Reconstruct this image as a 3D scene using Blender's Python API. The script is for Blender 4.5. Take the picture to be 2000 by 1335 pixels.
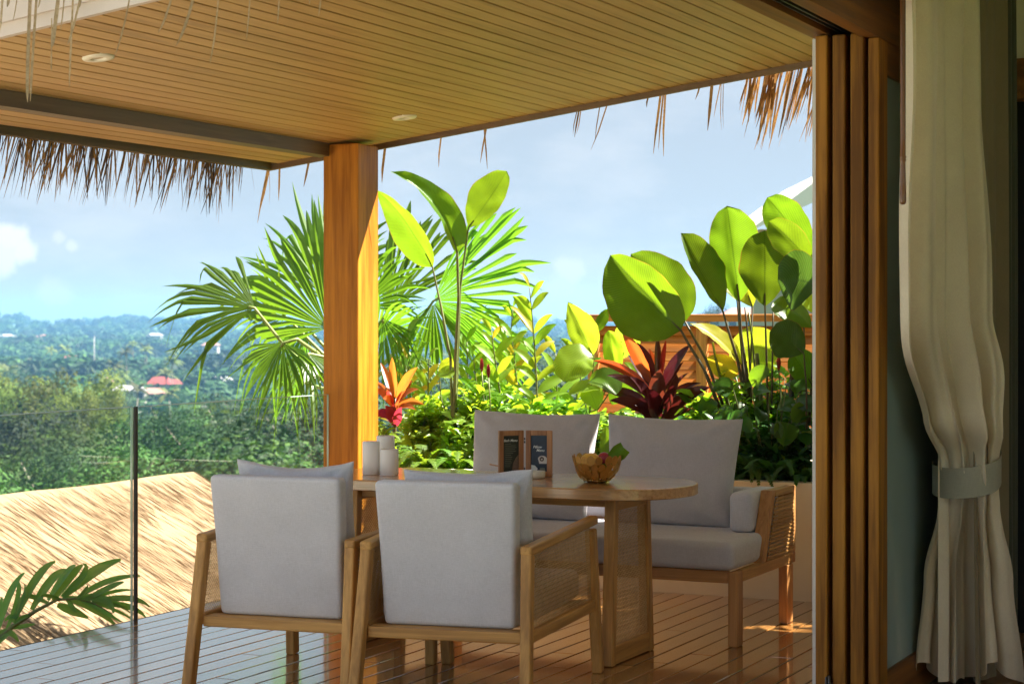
import bpy, bmesh, math, random
import numpy as np
from mathutils import Vector, Matrix, noise as mnoise

R = math.radians
rnd = random.Random(7)
for o in list(bpy.data.objects):
    bpy.data.objects.remove(o)
SC = bpy.context.scene
COL = SC.collection

# ------------------------------------------------------------------ camera
F = 3750.0                 # focal length in pixels of the 2000 px wide photograph
EYE = 1.45
YAW = math.atan(1778 / F)
cs, sn = math.cos(YAW), math.sin(YAW)
cam_d = bpy.data.cameras.new('camera')
cam = bpy.data.objects.new('camera', cam_d)
COL.objects.link(cam)
cam.location = (0, 0, EYE)
cam.rotation_euler = (R(90), 0, YAW)
cam_d.sensor_width = 36.0
cam_d.lens = 36.0 * F / 2000
cam_d.shift_y = -35.5 / 2000
cam_d.clip_start = 0.05
cam_d.clip_end = 9000
cam_d.dof.use_dof = True
cam_d.dof.focus_distance = 8.6
cam_d.dof.aperture_fstop = 6.3
SC.camera = cam

# ------------------------------------------------------------------ light
SUN = Vector((0.55, 0.50, 0.967)).normalized()      # towards the sun
ELEV = math.asin(SUN.z)
AZ = math.atan2(SUN.x, SUN.y)
world = bpy.data.worlds.new('World')
SC.world = world
world.use_nodes = True
SKY_STRENGTH = 0.05
EXPOSURE = 2.3
SUN_STRENGTH = 5.0

def build_world():
    nt = world.node_tree
    nt.nodes.clear()
    out = nt.nodes.new('ShaderNodeOutputWorld')
    bg = nt.nodes.new('ShaderNodeBackground')
    bg.inputs['Strength'].default_value = SKY_STRENGTH
    sky = nt.nodes.new('ShaderNodeTexSky')
    sky.sky_type = 'NISHITA'
    sky.sun_disc = False
    sky.sun_elevation = ELEV
    sky.sun_rotation = AZ
    sky.air_density = 0.75
    sky.dust_density = 0.25
    sky.ozone_density = 1.5
    geo = nt.nodes.new('ShaderNodeTexCoord')
    # soft procedural cloud layer over the whole sky
    mp = nt.nodes.new('ShaderNodeMapping')
    mp.inputs['Scale'].default_value = (1, 1, 2.6)
    nt.links.new(geo.outputs['Generated'], mp.inputs['Vector'])
    n1 = nt.nodes.new('ShaderNodeTexNoise')
    n1.inputs['Scale'].default_value = 7.0
    n1.inputs['Detail'].default_value = 9
    n1.inputs['Roughness'].default_value = 0.62
    nt.links.new(mp.outputs[0], n1.inputs['Vector'])
    r1 = nt.nodes.new('ShaderNodeMapRange')
    r1.inputs['From Min'].default_value = 0.44
    r1.inputs['From Max'].default_value = 0.80
    r1.inputs['To Max'].default_value = 0.6
    nt.links.new(n1.outputs['Fac'], r1.inputs['Value'])
    cur = r1.outputs[0]
    n2 = nt.nodes.new('ShaderNodeTexNoise')
    n2.inputs['Scale'].default_value = 42.0
    n2.inputs['Detail'].default_value = 8
    n2.inputs['Roughness'].default_value = 0.6
    nt.links.new(geo.outputs['Generated'], n2.inputs['Vector'])
    # cumulus banks standing at fixed bearings in the sky
    for (px, py, rx, dens) in CLOUDS:
        d = (at(px, py, 100.0) - Vector((0, 0, EYE))).normalized()
        sub = nt.nodes.new('ShaderNodeVectorMath'); sub.operation = 'DISTANCE'
        sub.inputs[1].default_value = d
        nt.links.new(geo.outputs['Generated'], sub.inputs[0])
        a = nt.nodes.new('ShaderNodeMath'); a.operation = 'MULTIPLY_ADD'
        a.inputs[1].default_value = rx * 2.6
        nt.links.new(n2.outputs['Fac'], a.inputs[0])
        nt.links.new(sub.outputs['Value'], a.inputs[2])
        m = nt.nodes.new('ShaderNodeMapRange')
        m.interpolation_type = 'SMOOTHSTEP'
        m.inputs['From Min'].default_value = rx * 2.25
        m.inputs['From Max'].default_value = rx * 1.55
        m.inputs['To Min'].default_value = 0
        m.inputs['To Max'].default_value = dens
        nt.links.new(a.outputs[0], m.inputs['Value'])
        mx = nt.nodes.new('ShaderNodeMath'); mx.operation = 'MAXIMUM'
        nt.links.new(cur, mx.inputs[0]); nt.links.new(m.outputs[0], mx.inputs[1])
        cur = mx.outputs[0]
    # thin bright veil of high haze over the whole dome
    veil = nt.nodes.new('ShaderNodeMix'); veil.data_type = 'RGBA'
    veil.inputs['Factor'].default_value = 0.88
    veil.inputs['B'].default_value = (2.18, 2.40, 2.64, 1)
    nt.links.new(sky.outputs[0], veil.inputs['A'])
    mix = nt.nodes.new('ShaderNodeMix'); mix.data_type = 'RGBA'
    mix.inputs['B'].default_value = (4.3, 4.35, 4.4, 1)
    nt.links.new(cur, mix.inputs['Factor'])
    nt.links.new(veil.outputs['Result'], mix.inputs['A'])
    nt.links.new(mix.outputs['Result'], bg.inputs['Color'])
    nt.links.new(bg.outputs[0], out.inputs['Surface'])

sun_d = bpy.data.lights.new('sun', 'SUN')
sun_d.energy = SUN_STRENGTH
sun_d.angle = R(0.5)
sun_d.color = (1.0, 0.93, 0.82)
sun = bpy.data.objects.new('sun', sun_d)
COL.objects.link(sun)
sun.rotation_euler = SUN.to_track_quat('Z', 'Y').to_euler()
sun.location = (5, 5, 12)

SC.view_settings.view_transform = 'Standard'
SC.view_settings.look = 'None'
SC.view_settings.exposure = EXPOSURE
SC.view_settings.gamma = 1.0
SC.view_settings.use_curve_mapping = False
SC.cycles.max_bounces = 10
SC.cycles.diffuse_bounces = 5
SC.cycles.glossy_bounces = 4
SC.cycles.transparent_max_bounces = 24
SC.cycles.transmission_bounces = 6
SC.cycles.volume_bounces = 1
SC.cycles.caustics_reflective = False
SC.cycles.caustics_refractive = False
SC.cycles.sample_clamp_indirect = 6.0
SC.cycles.use_denoising = True

# ------------------------------------------------------------------ helpers
def at(px, py, d):
    """point at photograph pixel (2000 px frame) and depth d metres, in world space"""
    u = (px - 1000) / F
    v = -(py - 632) / F
    return Vector(((u * cs - sn) * d, (u * sn + cs) * d, EYE + v * d))

CAM = Vector((0, 0, EYE))
RIGHT = Vector((cs, sn, 0))
VIEW = Vector((-sn, cs, 0))
CLOUDS = [(15, 462, 0.010, 1.0), (52, 498, 0.010, 1.0), (5, 505, 0.012, 0.9), (112, 462, 0.0065, 0.55), (140, 482, 0.0055, 0.6),
          (1115, 520, 0.013, 0.5), (1095, 570, 0.016, 0.35), (1340, 540, 0.012, 0.4), (100, 570, 0.012, 0.3),
          (-420, 400, 0.03, 1.0), (2500, 420, 0.03, 1.0), (700, 120, 0.02, 0.3)]
build_world()

class MB:
    """collects geometry for one mesh"""
    def __init__(s):
        s.v = []; s.f = []; s.uv = {}; s.smooth = set()
    def add(s, verts, faces, uvs=None, smooth=False):
        o = len(s.v)
        s.v.extend([tuple(p) for p in verts])
        for f in faces:
            if smooth: s.smooth.add(len(s.f))
            s.f.append(tuple(i + o for i in f))
        if uvs:
            for i, q in enumerate(uvs): s.uv[o + i] = q
        return s
    def box(s, a, b, bev=0.0, seg=2, M=None, smooth=None):
        bm = bmesh.new()
        bmesh.ops.create_cube(bm, size=1.0)
        c = [(a[i] + b[i]) / 2 for i in range(3)]; d = [abs(b[i] - a[i]) for i in range(3)]
        for v in bm.verts:
            v.co = Vector((v.co.x * d[0], v.co.y * d[1], v.co.z * d[2]))
        if bev > 0:
            bmesh.ops.bevel(bm, geom=list(bm.edges), offset=min(bev, min(d) * 0.49), segments=seg, profile=0.5, affect='EDGES')
        for v in bm.verts:
            v.co += Vector(c)
            if M is not None: v.co = M @ v.co
        bm.verts.index_update()
        s.add([v.co for v in bm.verts], [[v.index for v in f.verts] for f in bm.faces], smooth=(bev > 0.012) if smooth is None else smooth)
        bm.free()
        return s
    def beam(s, p, q, w, t, up=Vector((0, 1, 0)), bev=0.004, seg=2):
        """bar from p to q; w across 'side', t along 'up'"""
        p = Vector(p); q = Vector(q)
        z = (q - p); L = z.length; z.normalize()
        x = up.cross(z).normalized(); y = z.cross(x)
        M = Matrix.Translation((p + q) / 2) @ Matrix((x, y, z)).transposed().to_4x4()
        return s.box((-w / 2, -t / 2, -L / 2), (w / 2, t / 2, L / 2), bev, seg, M)
    def tube(s, pts, rad, n=8, cap=True):
        pts = [Vector(p) for p in pts]
        if not hasattr(rad, '__len__'): rad = [rad] * len(pts)
        ring = []; prev = None
        vs = []
        for i, p in enumerate(pts):
            t = (pts[min(i + 1, len(pts) - 1)] - pts[max(i - 1, 0)]).normalized()
            if prev is None:
                a = Vector((0, 0, 1)) if abs(t.z) < 0.9 else Vector((1, 0, 0))
                x = a.cross(t).normalized()
            else:
                x = (prev - t * prev.dot(t)).normalized()
            prev = x; y = t.cross(x)
            for k in range(n):
                an = 2 * math.pi * k / n
                vs.append(p + (x * math.cos(an) + y * math.sin(an)) * rad[i])
        fs = []
        for i in range(len(pts) - 1):
            for k in range(n):
                a = i * n + k; b = i * n + (k + 1) % n
                fs.append((a, b, b + n, a + n))
        if cap:
            fs.append(tuple(range(n - 1, -1, -1))); fs.append(tuple((len(pts) - 1) * n + k for k in range(n)))
        return s.add(vs, fs, smooth=True)
    def lathe(s, prof, n=32, c=(0, 0, 0), M=None):
        vs = []; fs = []
        for (r, z) in prof:
            for k in range(n):
                an = 2 * math.pi * k / n
                p = Vector((c[0] + r * math.cos(an), c[1] + r * math.sin(an), c[2] + z))
                vs.append(M @ p if M is not None else p)
        for i in range(len(prof) - 1):
            for k in range(n):
                a = i * n + k; b = i * n + (k + 1) % n
                fs.append((a, b, b + n, a + n))
        return s.add(vs, fs, smooth=True)
    def grid(s, fn, nu, nv, smooth=True, close=False):
        vs = []; uv = []; fs = []
        for j in range(nv + 1):
            for i in range(nu + 1):
                vs.append(fn(i / nu, j / nv)); uv.append((i / nu, j / nv))
        w = nu + 1
        for j in range(nv):
            for i in range(nu):
                a = j * w + i
                fs.append((a, a + 1, a + 1 + w, a + w))
        return s.add(vs, fs, uv, smooth)
    def build(s, name, m, parent=None, **props):
        me = bpy.data.meshes.new(name)
        me.from_pydata(s.v, [], s.f)
        if s.smooth:
            sm = np.zeros(len(s.f), dtype=bool); sm[list(s.smooth)] = True
            me.polygons.foreach_set('use_smooth', sm)
        if s.uv:
            lay = me.uv_layers.new(name='UVMap')
            li = np.zeros(len(me.loops), dtype=np.int32); me.loops.foreach_get('vertex_index', li)
            arr = np.array([s.uv.get(int(i), (0, 0)) for i in range(len(s.v))], dtype=np.float32)
            lay.data.foreach_set('uv', arr[li].ravel())
        me.materials.append(m)
        me.validate()
        me.update()
        return link(name, me, parent, **props)

def link(name, data, parent=None, **props):
    o = bpy.data.objects.new(name, data)
    COL.objects.link(o)
    if parent is not None: o.parent = parent
    for k, v in props.items():
        if v is not None: o[k] = v
    return o

def thing(name, label, cat, loc=(0, 0, 0), rz=0.0, group=None):
    o = link(name, None)
    o.empty_display_size = 0.1
    o.location = loc
    o.rotation_euler = (0, 0, rz)
    return tag(o, label, cat, group)

def tag(o, label, cat, group=None):
    o['label'] = label; o['category'] = cat
    if group: o['group'] = group
    return o

def kids(o): return [c for c in COL.objects if c.parent == o]
def copy_tree(o, parent=None):
    c = o.copy(); COL.objects.link(c)
    if parent is not None: c.parent = parent
    for ch in kids(o): copy_tree(ch, c)
    return c

# ------------------------------------------------------------------ materials
class NT:
    def __init__(s, name):
        s.m = bpy.data.materials.new(name); s.m.use_nodes = True
        s.t = s.m.node_tree; s.t.nodes.clear()
        s.out = s.t.nodes.new('ShaderNodeOutputMaterial')
    def n(s, typ, **kw):
        nd = s.t.nodes.new('ShaderNode' + typ)
        for k, v in kw.items():
            k2 = k.replace('_', ' ')
            if k2 in nd.inputs: s.set(nd.inputs[k2], v)
            elif k in nd.inputs: s.set(nd.inputs[k], v)
            else: setattr(nd, k, v)
        return nd
    def set(s, inp, v):
        if hasattr(v, 'is_output'): s.t.links.new(v, inp)
        elif hasattr(v, 'outputs'): s.t.links.new(v.outputs[0], inp)
        else:
            if hasattr(inp.default_value, '__len__') and len(inp.default_value) == 4 and len(v) == 3: v = (*v, 1)
            inp.default_value = v
    def math(s, op, a, b=0.0, c=None):
        nd = s.t.nodes.new('ShaderNodeMath'); nd.operation = op
        s.set(nd.inputs[0], a); s.set(nd.inputs[1], b)
        if c is not None: s.set(nd.inputs[2], c)
        return nd.outputs[0]
    def ramp(s, fac, stops):
        nd = s.t.nodes.new('ShaderNodeValToRGB')
        el = nd.color_ramp.elements
        while len(el) > 1: el.remove(el[-1])
        el[0].position = stops[0][0]; el[0].color = (*stops[0][1], 1)
        for p, c in stops[1:]:
            e = el.new(p); e.color = (*c, 1)
        s.set(nd.inputs[0], fac)
        return nd.outputs[0]
    def mix(s, fac, a, b, typ='MIX'):
        nd = s.t.nodes.new('ShaderNodeMix'); nd.data_type = 'RGBA'; nd.blend_type = typ
        s.set(nd.inputs['Factor'], fac); s.set(nd.inputs['A'], a); s.set(nd.inputs['B'], b)
        return nd.outputs['Result']
    def coords(s, scale=(1, 1, 1), which='Object', rot=(0, 0, 0), rand=True):
        tc = s.t.nodes.new('ShaderNodeTexCoord')
        v = tc.outputs[which]
        if rand:
            oi = s.t.nodes.new('ShaderNodeObjectInfo')
            ad = s.t.nodes.new('ShaderNodeVectorMath'); ad.operation = 'ADD'
            ml = s.t.nodes.new('ShaderNodeMath'); ml.operation = 'MULTIPLY'; ml.inputs[1].default_value = 37.0
            s.t.links.new(oi.outputs['Random'], ml.inputs[0])
            s.t.links.new(v, ad.inputs[0]); s.t.links.new(ml.outputs[0], ad.inputs[1])
            v = ad.outputs[0]
        mp = s.t.nodes.new('ShaderNodeMapping')
        mp.inputs['Scale'].default_value = scale; mp.inputs['Rotation'].default_value = rot
        s.t.links.new(v, mp.inputs['Vector'])
        return mp.outputs[0]
    def rand(s):
        return s.t.nodes.new('ShaderNodeObjectInfo').outputs['Random']
    def noise(s, vec, scale, detail=4, rough=0.55, dist=0.0):
        return s.n('TexNoise', Vector=vec, Scale=scale, Detail=detail, Roughness=rough, Distortion=dist).outputs['Fac']
    def bump(s, h, strength=0.3, dist=0.01):
        return s.n('Bump', Height=h, Strength=strength, Distance=dist).outputs[0]
    def done(s, sh):
        s.t.links.new(sh.outputs[0] if hasattr(sh, 'outputs') else sh, s.out.inputs['Surface'])
        return s.m

def wood(name, dark, light, axis=2, rough=0.45, coat=0.0, coat_rough=0.1, ior=1.5, var=0.35, fine=1.0, bump=0.12, spec=0.5):
    k = NT(name)
    sc = [26 * fine] * 3; sc[axis] = 1.3 * fine
    v = k.coords(tuple(sc))
    n1 = k.noise(v, 1.0, 6, 0.6, 0.6)
    sc2 = [90 * fine] * 3; sc2[axis] = 3.0
    n2 = k.noise(k.coords(tuple(sc2)), 1.0, 3, 0.6)
    sc3 = [7 * fine] * 3; sc3[axis] = 0.8
    n3 = k.noise(k.coords(tuple(sc3)), 1.0, 3, 0.5, 0.4)
    f = k.math('ADD', k.math('MULTIPLY', n1, 0.55), k.math('MULTIPLY', n3, 0.45))
    f = k.math('ADD', f, k.math('MULTIPLY', k.math('SUBTRACT', n2, 0.5), 0.25))
    c = k.ramp(f, [(0.36, tuple(a * .8 for a in dark)), (0.44, dark), (0.52, tuple((a + b) / 2 for a, b in zip(dark, light))), (0.63, light)])
    br = k.math('MULTIPLY_ADD', k.rand(), var, 1 - var / 2)
    hs = k.n('HueSaturation', Color=c, Value=br)
    b = k.n('BsdfPrincipled', Base_Color=hs.outputs[0], Roughness=k.math('MULTIPLY_ADD', n2, 0.2, rough - 0.1),
            Normal=k.bump(f, bump, 0.004), IOR=ior)
    b.inputs['Coat Weight'].default_value = coat
    b.inputs['Coat Roughness'].default_value = coat_rough
    b.inputs['Specular IOR Level'].default_value = spec
    return k.done(b)

def plain(name, col, rough=0.6, var=0.12, scale=6.0, bump=0.1, metal=0.0, spec=0.5, rand=0.0):
    k = NT(name)
    v = k.coords()
    n = k.noise(v, scale, 5, 0.6)
    n2 = k.noise(v, scale * 14, 3, 0.6)
    c = k.ramp(n, [(0.3, tuple(x * (1 - var) for x in col)), (0.7, tuple(min(1, x * (1 + var)) for x in col))])
    if rand:
        c = k.n('HueSaturation', Color=c, Value=k.math('MULTIPLY_ADD', k.rand(), rand, 1 - rand / 2)).outputs[0]
    b = k.n('BsdfPrincipled', Base_Color=c, Roughness=rough, Metallic=metal, Normal=k.bump(n2, bump, 0.004))
    b.inputs['Specular IOR Level'].default_value = spec
    return k.done(b)

def fabric(name, col, warm=None, weave=700.0, trans=0.0):
    k = NT(name)
    v = k.coords()
    w1 = k.noise(k.coords((weave, weave * 0.08, weave * 0.08)), 1.0, 2)
    w2 = k.noise(k.coords((weave * 0.08, weave * 0.08, weave)), 1.0, 2)
    blot = k.noise(v, 5.0, 5, 0.6)
    f = k.math('ADD', k.math('MULTIPLY', k.math('ADD', w1, w2), 0.35), k.math('MULTIPLY', blot, 0.3))
    c = k.ramp(f, [(0.32, tuple(x * 0.80 for x in col)), (0.68, tuple(min(1, x * 1.12) for x in col))])
    b = k.n('BsdfPrincipled', Base_Color=c, Roughness=0.9, Normal=k.bump(k.math('ADD', w1, w2), 0.25, 0.0015))
    b.inputs['Sheen Weight'].default_value = 0.25
    b.inputs['Sheen Roughness'].default_value = 0.5
    b.inputs['Specular IOR Level'].default_value = 0.2
    if trans:
        t = k.n('BsdfTranslucent', Color=c)
        return k.done(mixsh(k, trans, b, t))
    return k.done(b)

def mixsh(k, fac, a, b):
    nd = k.t.nodes.new('ShaderNodeMixShader')
    k.set(nd.inputs[0], fac)
    k.t.links.new(a.outputs[0], nd.inputs[1]); k.t.links.new(b.outputs[0], nd.inputs[2])
    return nd

def leafmat(name, col, tcol=None, trans=0.45, rough=0.38, vein=0.0, var=0.3, spec=0.5, hue=0.03, edge=None):
    """leaf: reflective front plus light passing through; veins follow the leaf's own UV"""
    k = NT(name)
    if tcol is None: tcol = (min(1, col[0] * 2.2 + 0.03), min(1, col[1] * 2.1), col[2] * 0.7)
    n = k.noise(k.coords((9, 9, 9)), 1.0, 4, 0.6)
    r = k.rand()
    val = k.math('ADD', k.math('MULTIPLY_ADD', r, var, 1 - var / 2), k.math('MULTIPLY', k.math('SUBTRACT', n, 0.5), 0.5))
    hv = k.math('MULTIPLY_ADD', r, hue, 0.5 - hue / 2)
    c1 = k.n('HueSaturation', Color=(*col, 1), Value=val, Hue=hv).outputs[0]
    c2 = k.n('HueSaturation', Color=(*tcol, 1), Value=val, Hue=hv).outputs[0]
    nrm = None
    if vein:
        uv = k.t.nodes.new('ShaderNodeUVMap')
        sp = k.n('SeparateXYZ', Vector=uv.outputs[0])
        au = k.math('ABSOLUTE', k.math('SUBTRACT', sp.outputs[0], 0.5))
        ph = k.math('SUBTRACT', k.math('MULTIPLY', sp.outputs[1], vein), k.math('MULTIPLY', au, vein * 0.45))
        w = k.math('SINE', k.math('MULTIPLY', ph, 6.283))
        mid = k.n('MapRange', Value=au); mid.inputs['From Min'].default_value = 0.0; mid.inputs['From Max'].default_value = 0.025
        mid.inputs['To Min'].default_value = 1.0; mid.inputs['To Max'].default_value = 0.0
        wv = k.math('MULTIPLY', w, 0.13)
        c1 = k.n('HueSaturation', Color=c1, Value=k.math('ADD', k.math('ADD', wv, 1.0), k.math('MULTIPLY', mid.outputs[0], 0.7))).outputs[0]
        c2 = k.n('HueSaturation', Color=c2, Value=k.math('SUBTRACT', k.math('ADD', k.math('MULTIPLY', w, 0.17), 1.0), k.math('MULTIPLY', mid.outputs[0], 0.55))).outputs[0]
        ed = k.math('MULTIPLY', k.math('GREATER_THAN', k.math('ADD', au, k.math('MULTIPLY', n, 0.05)), 0.515), 0.8)
        c1 = k.mix(ed, c1, (0.22, 0.13, 0.03)); c2 = k.mix(ed, c2, (0.40, 0.22, 0.03))
        nrm = k.bump(w, 0.18, 0.004)
    b = k.n('BsdfPrincipled', Base_Color=c1, Roughness=rough)
    b.inputs['Specular IOR Level'].default_value = spec
    if nrm is not None: k.set(b.inputs['Normal'], nrm)
    t = k.n('BsdfTranslucent', Color=c2)
    return k.done(mixsh(k, trans, b, t))

def glassmat(name, tint=(0.95, 0.98, 0.965), f0=0.03, k1=0.45, refl_tint=0.0):
    k = NT(name)
    g = k.t.nodes.new('ShaderNodeNewGeometry')
    dt = k.n('VectorMath', operation='DOT_PRODUCT')
    k.t.links.new(g.outputs['Normal'], dt.inputs[0]); k.t.links.new(g.outputs['Incoming'], dt.inputs[1])
    c = k.math('SUBTRACT', 1.0, k.math('ABSOLUTE', dt.outputs['Value']))
    fr = k.math('MULTIPLY_ADD', k.math('POWER', c, 5.0), k1, f0)
    t = k.n('BsdfTransparent', Color=(*tint, 1))
    g = k.n('BsdfGlossy', Color=(1, 1, 1, 1), Roughness=0.0)
    sh = mixsh(k, fr, t, g)
    if refl_tint:
        sh = mixsh(k, refl_tint, sh, k.n('BsdfDiffuse', Color=(0.46, 0.60, 0.60, 1)))  # flat pale colour stands in for the curtain's reflection in the pane
    return k.done(sh)

def canemat(name):
    """woven cane webbing: round holes in a light rattan sheet"""
    k = NT(name)
    tc = k.t.nodes.new('ShaderNodeTexCoord')
    sp = k.n('SeparateXYZ', Vector=tc.outputs['UV'])
    p = 2 * math.pi
    a = k.math('SINE', k.math('MULTIPLY', sp.outputs[0], p))
    b = k.math('SINE', k.math('MULTIPLY', sp.outputs[1], p))
    hole = k.math('GREATER_THAN', k.math('MULTIPLY', a, b), 0.42)
    dg = k.math('SINE', k.math('MULTIPLY', k.math('ADD', sp.outputs[0], sp.outputs[1]), p))
    n = k.noise(k.coords((30, 30, 30)), 1.0, 3)
    f = k.math('ADD', k.math('MULTIPLY_ADD', dg, 0.13, 0.25), k.math('MULTIPLY', n, 0.5))
    c = k.ramp(f, [(0.2, (0.32, 0.17, 0.06)), (0.5, (0.62, 0.40, 0.17)), (0.75, (0.75, 0.52, 0.26))])
    bs = k.n('BsdfPrincipled', Base_Color=c, Roughness=0.5, Normal=k.bump(k.math('ADD', a, b), 0.6, 0.002))
    tr = k.n('BsdfTranslucent', Color=c)
    tp = k.n('BsdfTransparent', Color=(1, 1, 1, 1))
    return k.done(mixsh(k, hole, mixsh(k, 0.38, bs, tr), tp))

MT = {}
MT['deck'] = wood('deck_teak', (0.24, 0.100, 0.020), (0.56, 0.270, 0.075), axis=1, rough=0.22, coat=1.0, coat_rough=0.07, ior=2.2, var=0.55, bump=0.10)
MT['deck'].node_tree.nodes['Principled BSDF'].inputs['Coat IOR'].default_value = 1.6
MT['bounce_paving'] = plain('pale_bounce_stone', (0.76, 0.71, 0.62), 0.7, 0.06, 4)
MT['deck_under'] = plain('deck_bearer', (0.03, 0.018, 0.01), 0.9)
MT['furn_z'] = wood('oak_upright', (0.42, 0.205, 0.050), (0.66, 0.36, 0.100), axis=2, rough=0.5, var=0.12, bump=0.08)
MT['furn_x'] = wood('oak_long', (0.42, 0.205, 0.050), (0.66, 0.36, 0.100), axis=0, rough=0.5, var=0.12, bump=0.08)
MT['furn_y'] = wood('oak_side', (0.42, 0.205, 0.050), (0.66, 0.36, 0.100), axis=1, rough=0.5, var=0.12, bump=0.08)
MT['table_top'] = wood('table_oak', (0.44, 0.21, 0.062), (0.64, 0.36, 0.13), axis=0, rough=0.30, coat=1.0, coat_rough=0.14, var=0.05, bump=0.05)
MT['sofa_x'] = wood('sofa_teak_long', (0.36, 0.155, 0.040), (0.56, 0.28, 0.09), axis=0, rough=0.5, var=0.12)
MT['sofa_z'] = wood('sofa_teak_upright', (0.36, 0.155, 0.040), (0.56, 0.28, 0.09), axis=2, rough=0.5, var=0.12)
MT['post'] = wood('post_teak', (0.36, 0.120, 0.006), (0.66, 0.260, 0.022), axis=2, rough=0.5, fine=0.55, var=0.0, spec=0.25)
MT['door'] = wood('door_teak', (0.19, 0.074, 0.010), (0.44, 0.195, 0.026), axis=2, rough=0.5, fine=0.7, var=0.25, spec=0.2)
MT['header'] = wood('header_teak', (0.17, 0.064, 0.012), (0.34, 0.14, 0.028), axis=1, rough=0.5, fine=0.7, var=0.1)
MT['fence'] = wood('fence_cedar', (0.46, 0.15, 0.022), (0.74, 0.29, 0.055), axis=0, rough=0.55, fine=0.8, var=0.3)
MT['fence_z'] = wood('fence_post_cedar', (0.48, 0.19, 0.04), (0.76, 0.36, 0.10), axis=2, rough=0.55, fine=0.8, var=0.2)
MT['ceil'] = wood('soffit_board', (0.49, 0.290, 0.098), (0.58, 0.365, 0.135), axis=1, rough=0.5, fine=1.0, var=0.10, bump=0.10)
MT['fascia'] = wood('fascia_brown', (0.16, 0.10, 0.055), (0.24, 0.155, 0.085), axis=0, rough=0.55, var=0.05)
MT['fascia_y'] = wood('beam_brown', (0.12, 0.072, 0.032), (0.18, 0.115, 0.055), axis=1, rough=0.5, var=0.05)
MT['fascia_skylit'] = plain('fascia_skylit', (0.60, 0.52, 0.47), 0.55, 0.06, 3.0)  # sky light on the near board is put into this paler colour
MT['fabric'] = fabric('grey_linen', (0.64, 0.635, 0.685))
MT['fabric2'] = fabric('grey_linen_warm', (0.56, 0.535, 0.555))
MT['cane'] = canemat('cane_webbing')
MT['plaster'] = plain('cream_plaster', (0.66, 0.64, 0.50), 0.85, 0.06, 3.0, 0.15)
MT['white'] = plain('white_paint', (0.78, 0.77, 0.72), 0.6, 0.04, 3.0, 0.08)
MT['roomwall'] = plain('room_plaster', (0.74, 0.70, 0.60), 0.9, 0.05, 3.0)
MT['roomfloor'] = wood('room_floor', (0.20, 0.11, 0.05), (0.34, 0.19, 0.09), axis=1, rough=0.35)
MT['soil'] = plain('dark_soil', (0.035, 0.024, 0.016), 0.95, 0.4, 20, 0.8)
MT['glass'] = glassmat('clear_glass')
MT['door_glass'] = glassmat('door_glass', (0.80, 0.90, 0.85), 0.14, 1.3, 0.45)
MT['gasket'] = plain('black_gasket', (0.012, 0.012, 0.013), 0.5, 0.1)
MT['edge'] = plain('glass_edge', (0.45, 0.60, 0.52), 0.15, 0.05)
MT['steel'] = plain('dark_steel', (0.12, 0.12, 0.12), 0.35, 0.1, metal=0.9)
MT['track'] = plain('track_aluminium', (0.10, 0.10, 0.105), 0.4, 0.1, metal=0.6)
MT['black'] = plain('black_void', (0.01, 0.01, 0.01), 0.8)
MT['lamp'] = plain('downlight_trim', (0.86, 0.82, 0.70), 0.4, 0.03)
MT['candle'] = plain('candle_wax', (0.90, 0.89, 0.89), 0.45, 0.02, 8, 0.03)
MT['ceramic'] = plain('cream_ceramic', (0.74, 0.71, 0.60), 0.25, 0.04)
MT['brass'] = plain('brass_petal', (0.62, 0.36, 0.10), 0.28, 0.2, 20, 0.2, metal=0.85)
MT['mango'] = plain('mango_skin', (0.80, 0.46, 0.07), 0.4, 0.2, 20)
MT['redfruit'] = plain('red_fruit_skin', (0.32, 0.03, 0.04), 0.35, 0.35, 30)
MT['wand'] = wood('wand_wood', (0.16, 0.06, 0.02), (0.28, 0.12, 0.04), axis=2, rough=0.3, coat=0.5, var=0.0)
MT['frame1'] = wood('frame_wood', (0.34, 0.14, 0.05), (0.52, 0.25, 0.10), axis=2, rough=0.45, var=0.15)
MT['print_dark'] = plain('menu_card_green', (0.020, 0.024, 0.014), 0.35, 0.5, 14)
MT['print_navy'] = plain('menu_card_navy', (0.012, 0.022, 0.045), 0.35, 0.5, 14)
MT['ink'] = plain('menu_ink', (0.72, 0.76, 0.74), 0.5, 0.05)
MT['ink_dim'] = plain('menu_ink_dim', (0.16, 0.17, 0.12), 0.5, 0.1)
MT['cup_print'] = plain('menu_cup_print', (0.62, 0.58, 0.54), 0.5, 0.1)
MT['coffee_print'] = plain('menu_coffee_print', (0.06, 0.03, 0.015), 0.5, 0.1)
MT['hand_print'] = plain('menu_photo_print', (0.16, 0.10, 0.07), 0.5, 0.3, 30)
MT['sheer'] = fabric('cream_sheer', (0.95, 0.82, 0.66), weave=1500, trans=0.22)
MT['drape'] = fabric('taupe_drape', (0.25, 0.20, 0.125), weave=1500, trans=0.03)
MT['drape2'] = fabric('olive_drape', (0.085, 0.09, 0.065), weave=1500)
MT['tieback'] = fabric('grey_tieback', (0.40, 0.395, 0.33), weave=500)

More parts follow.
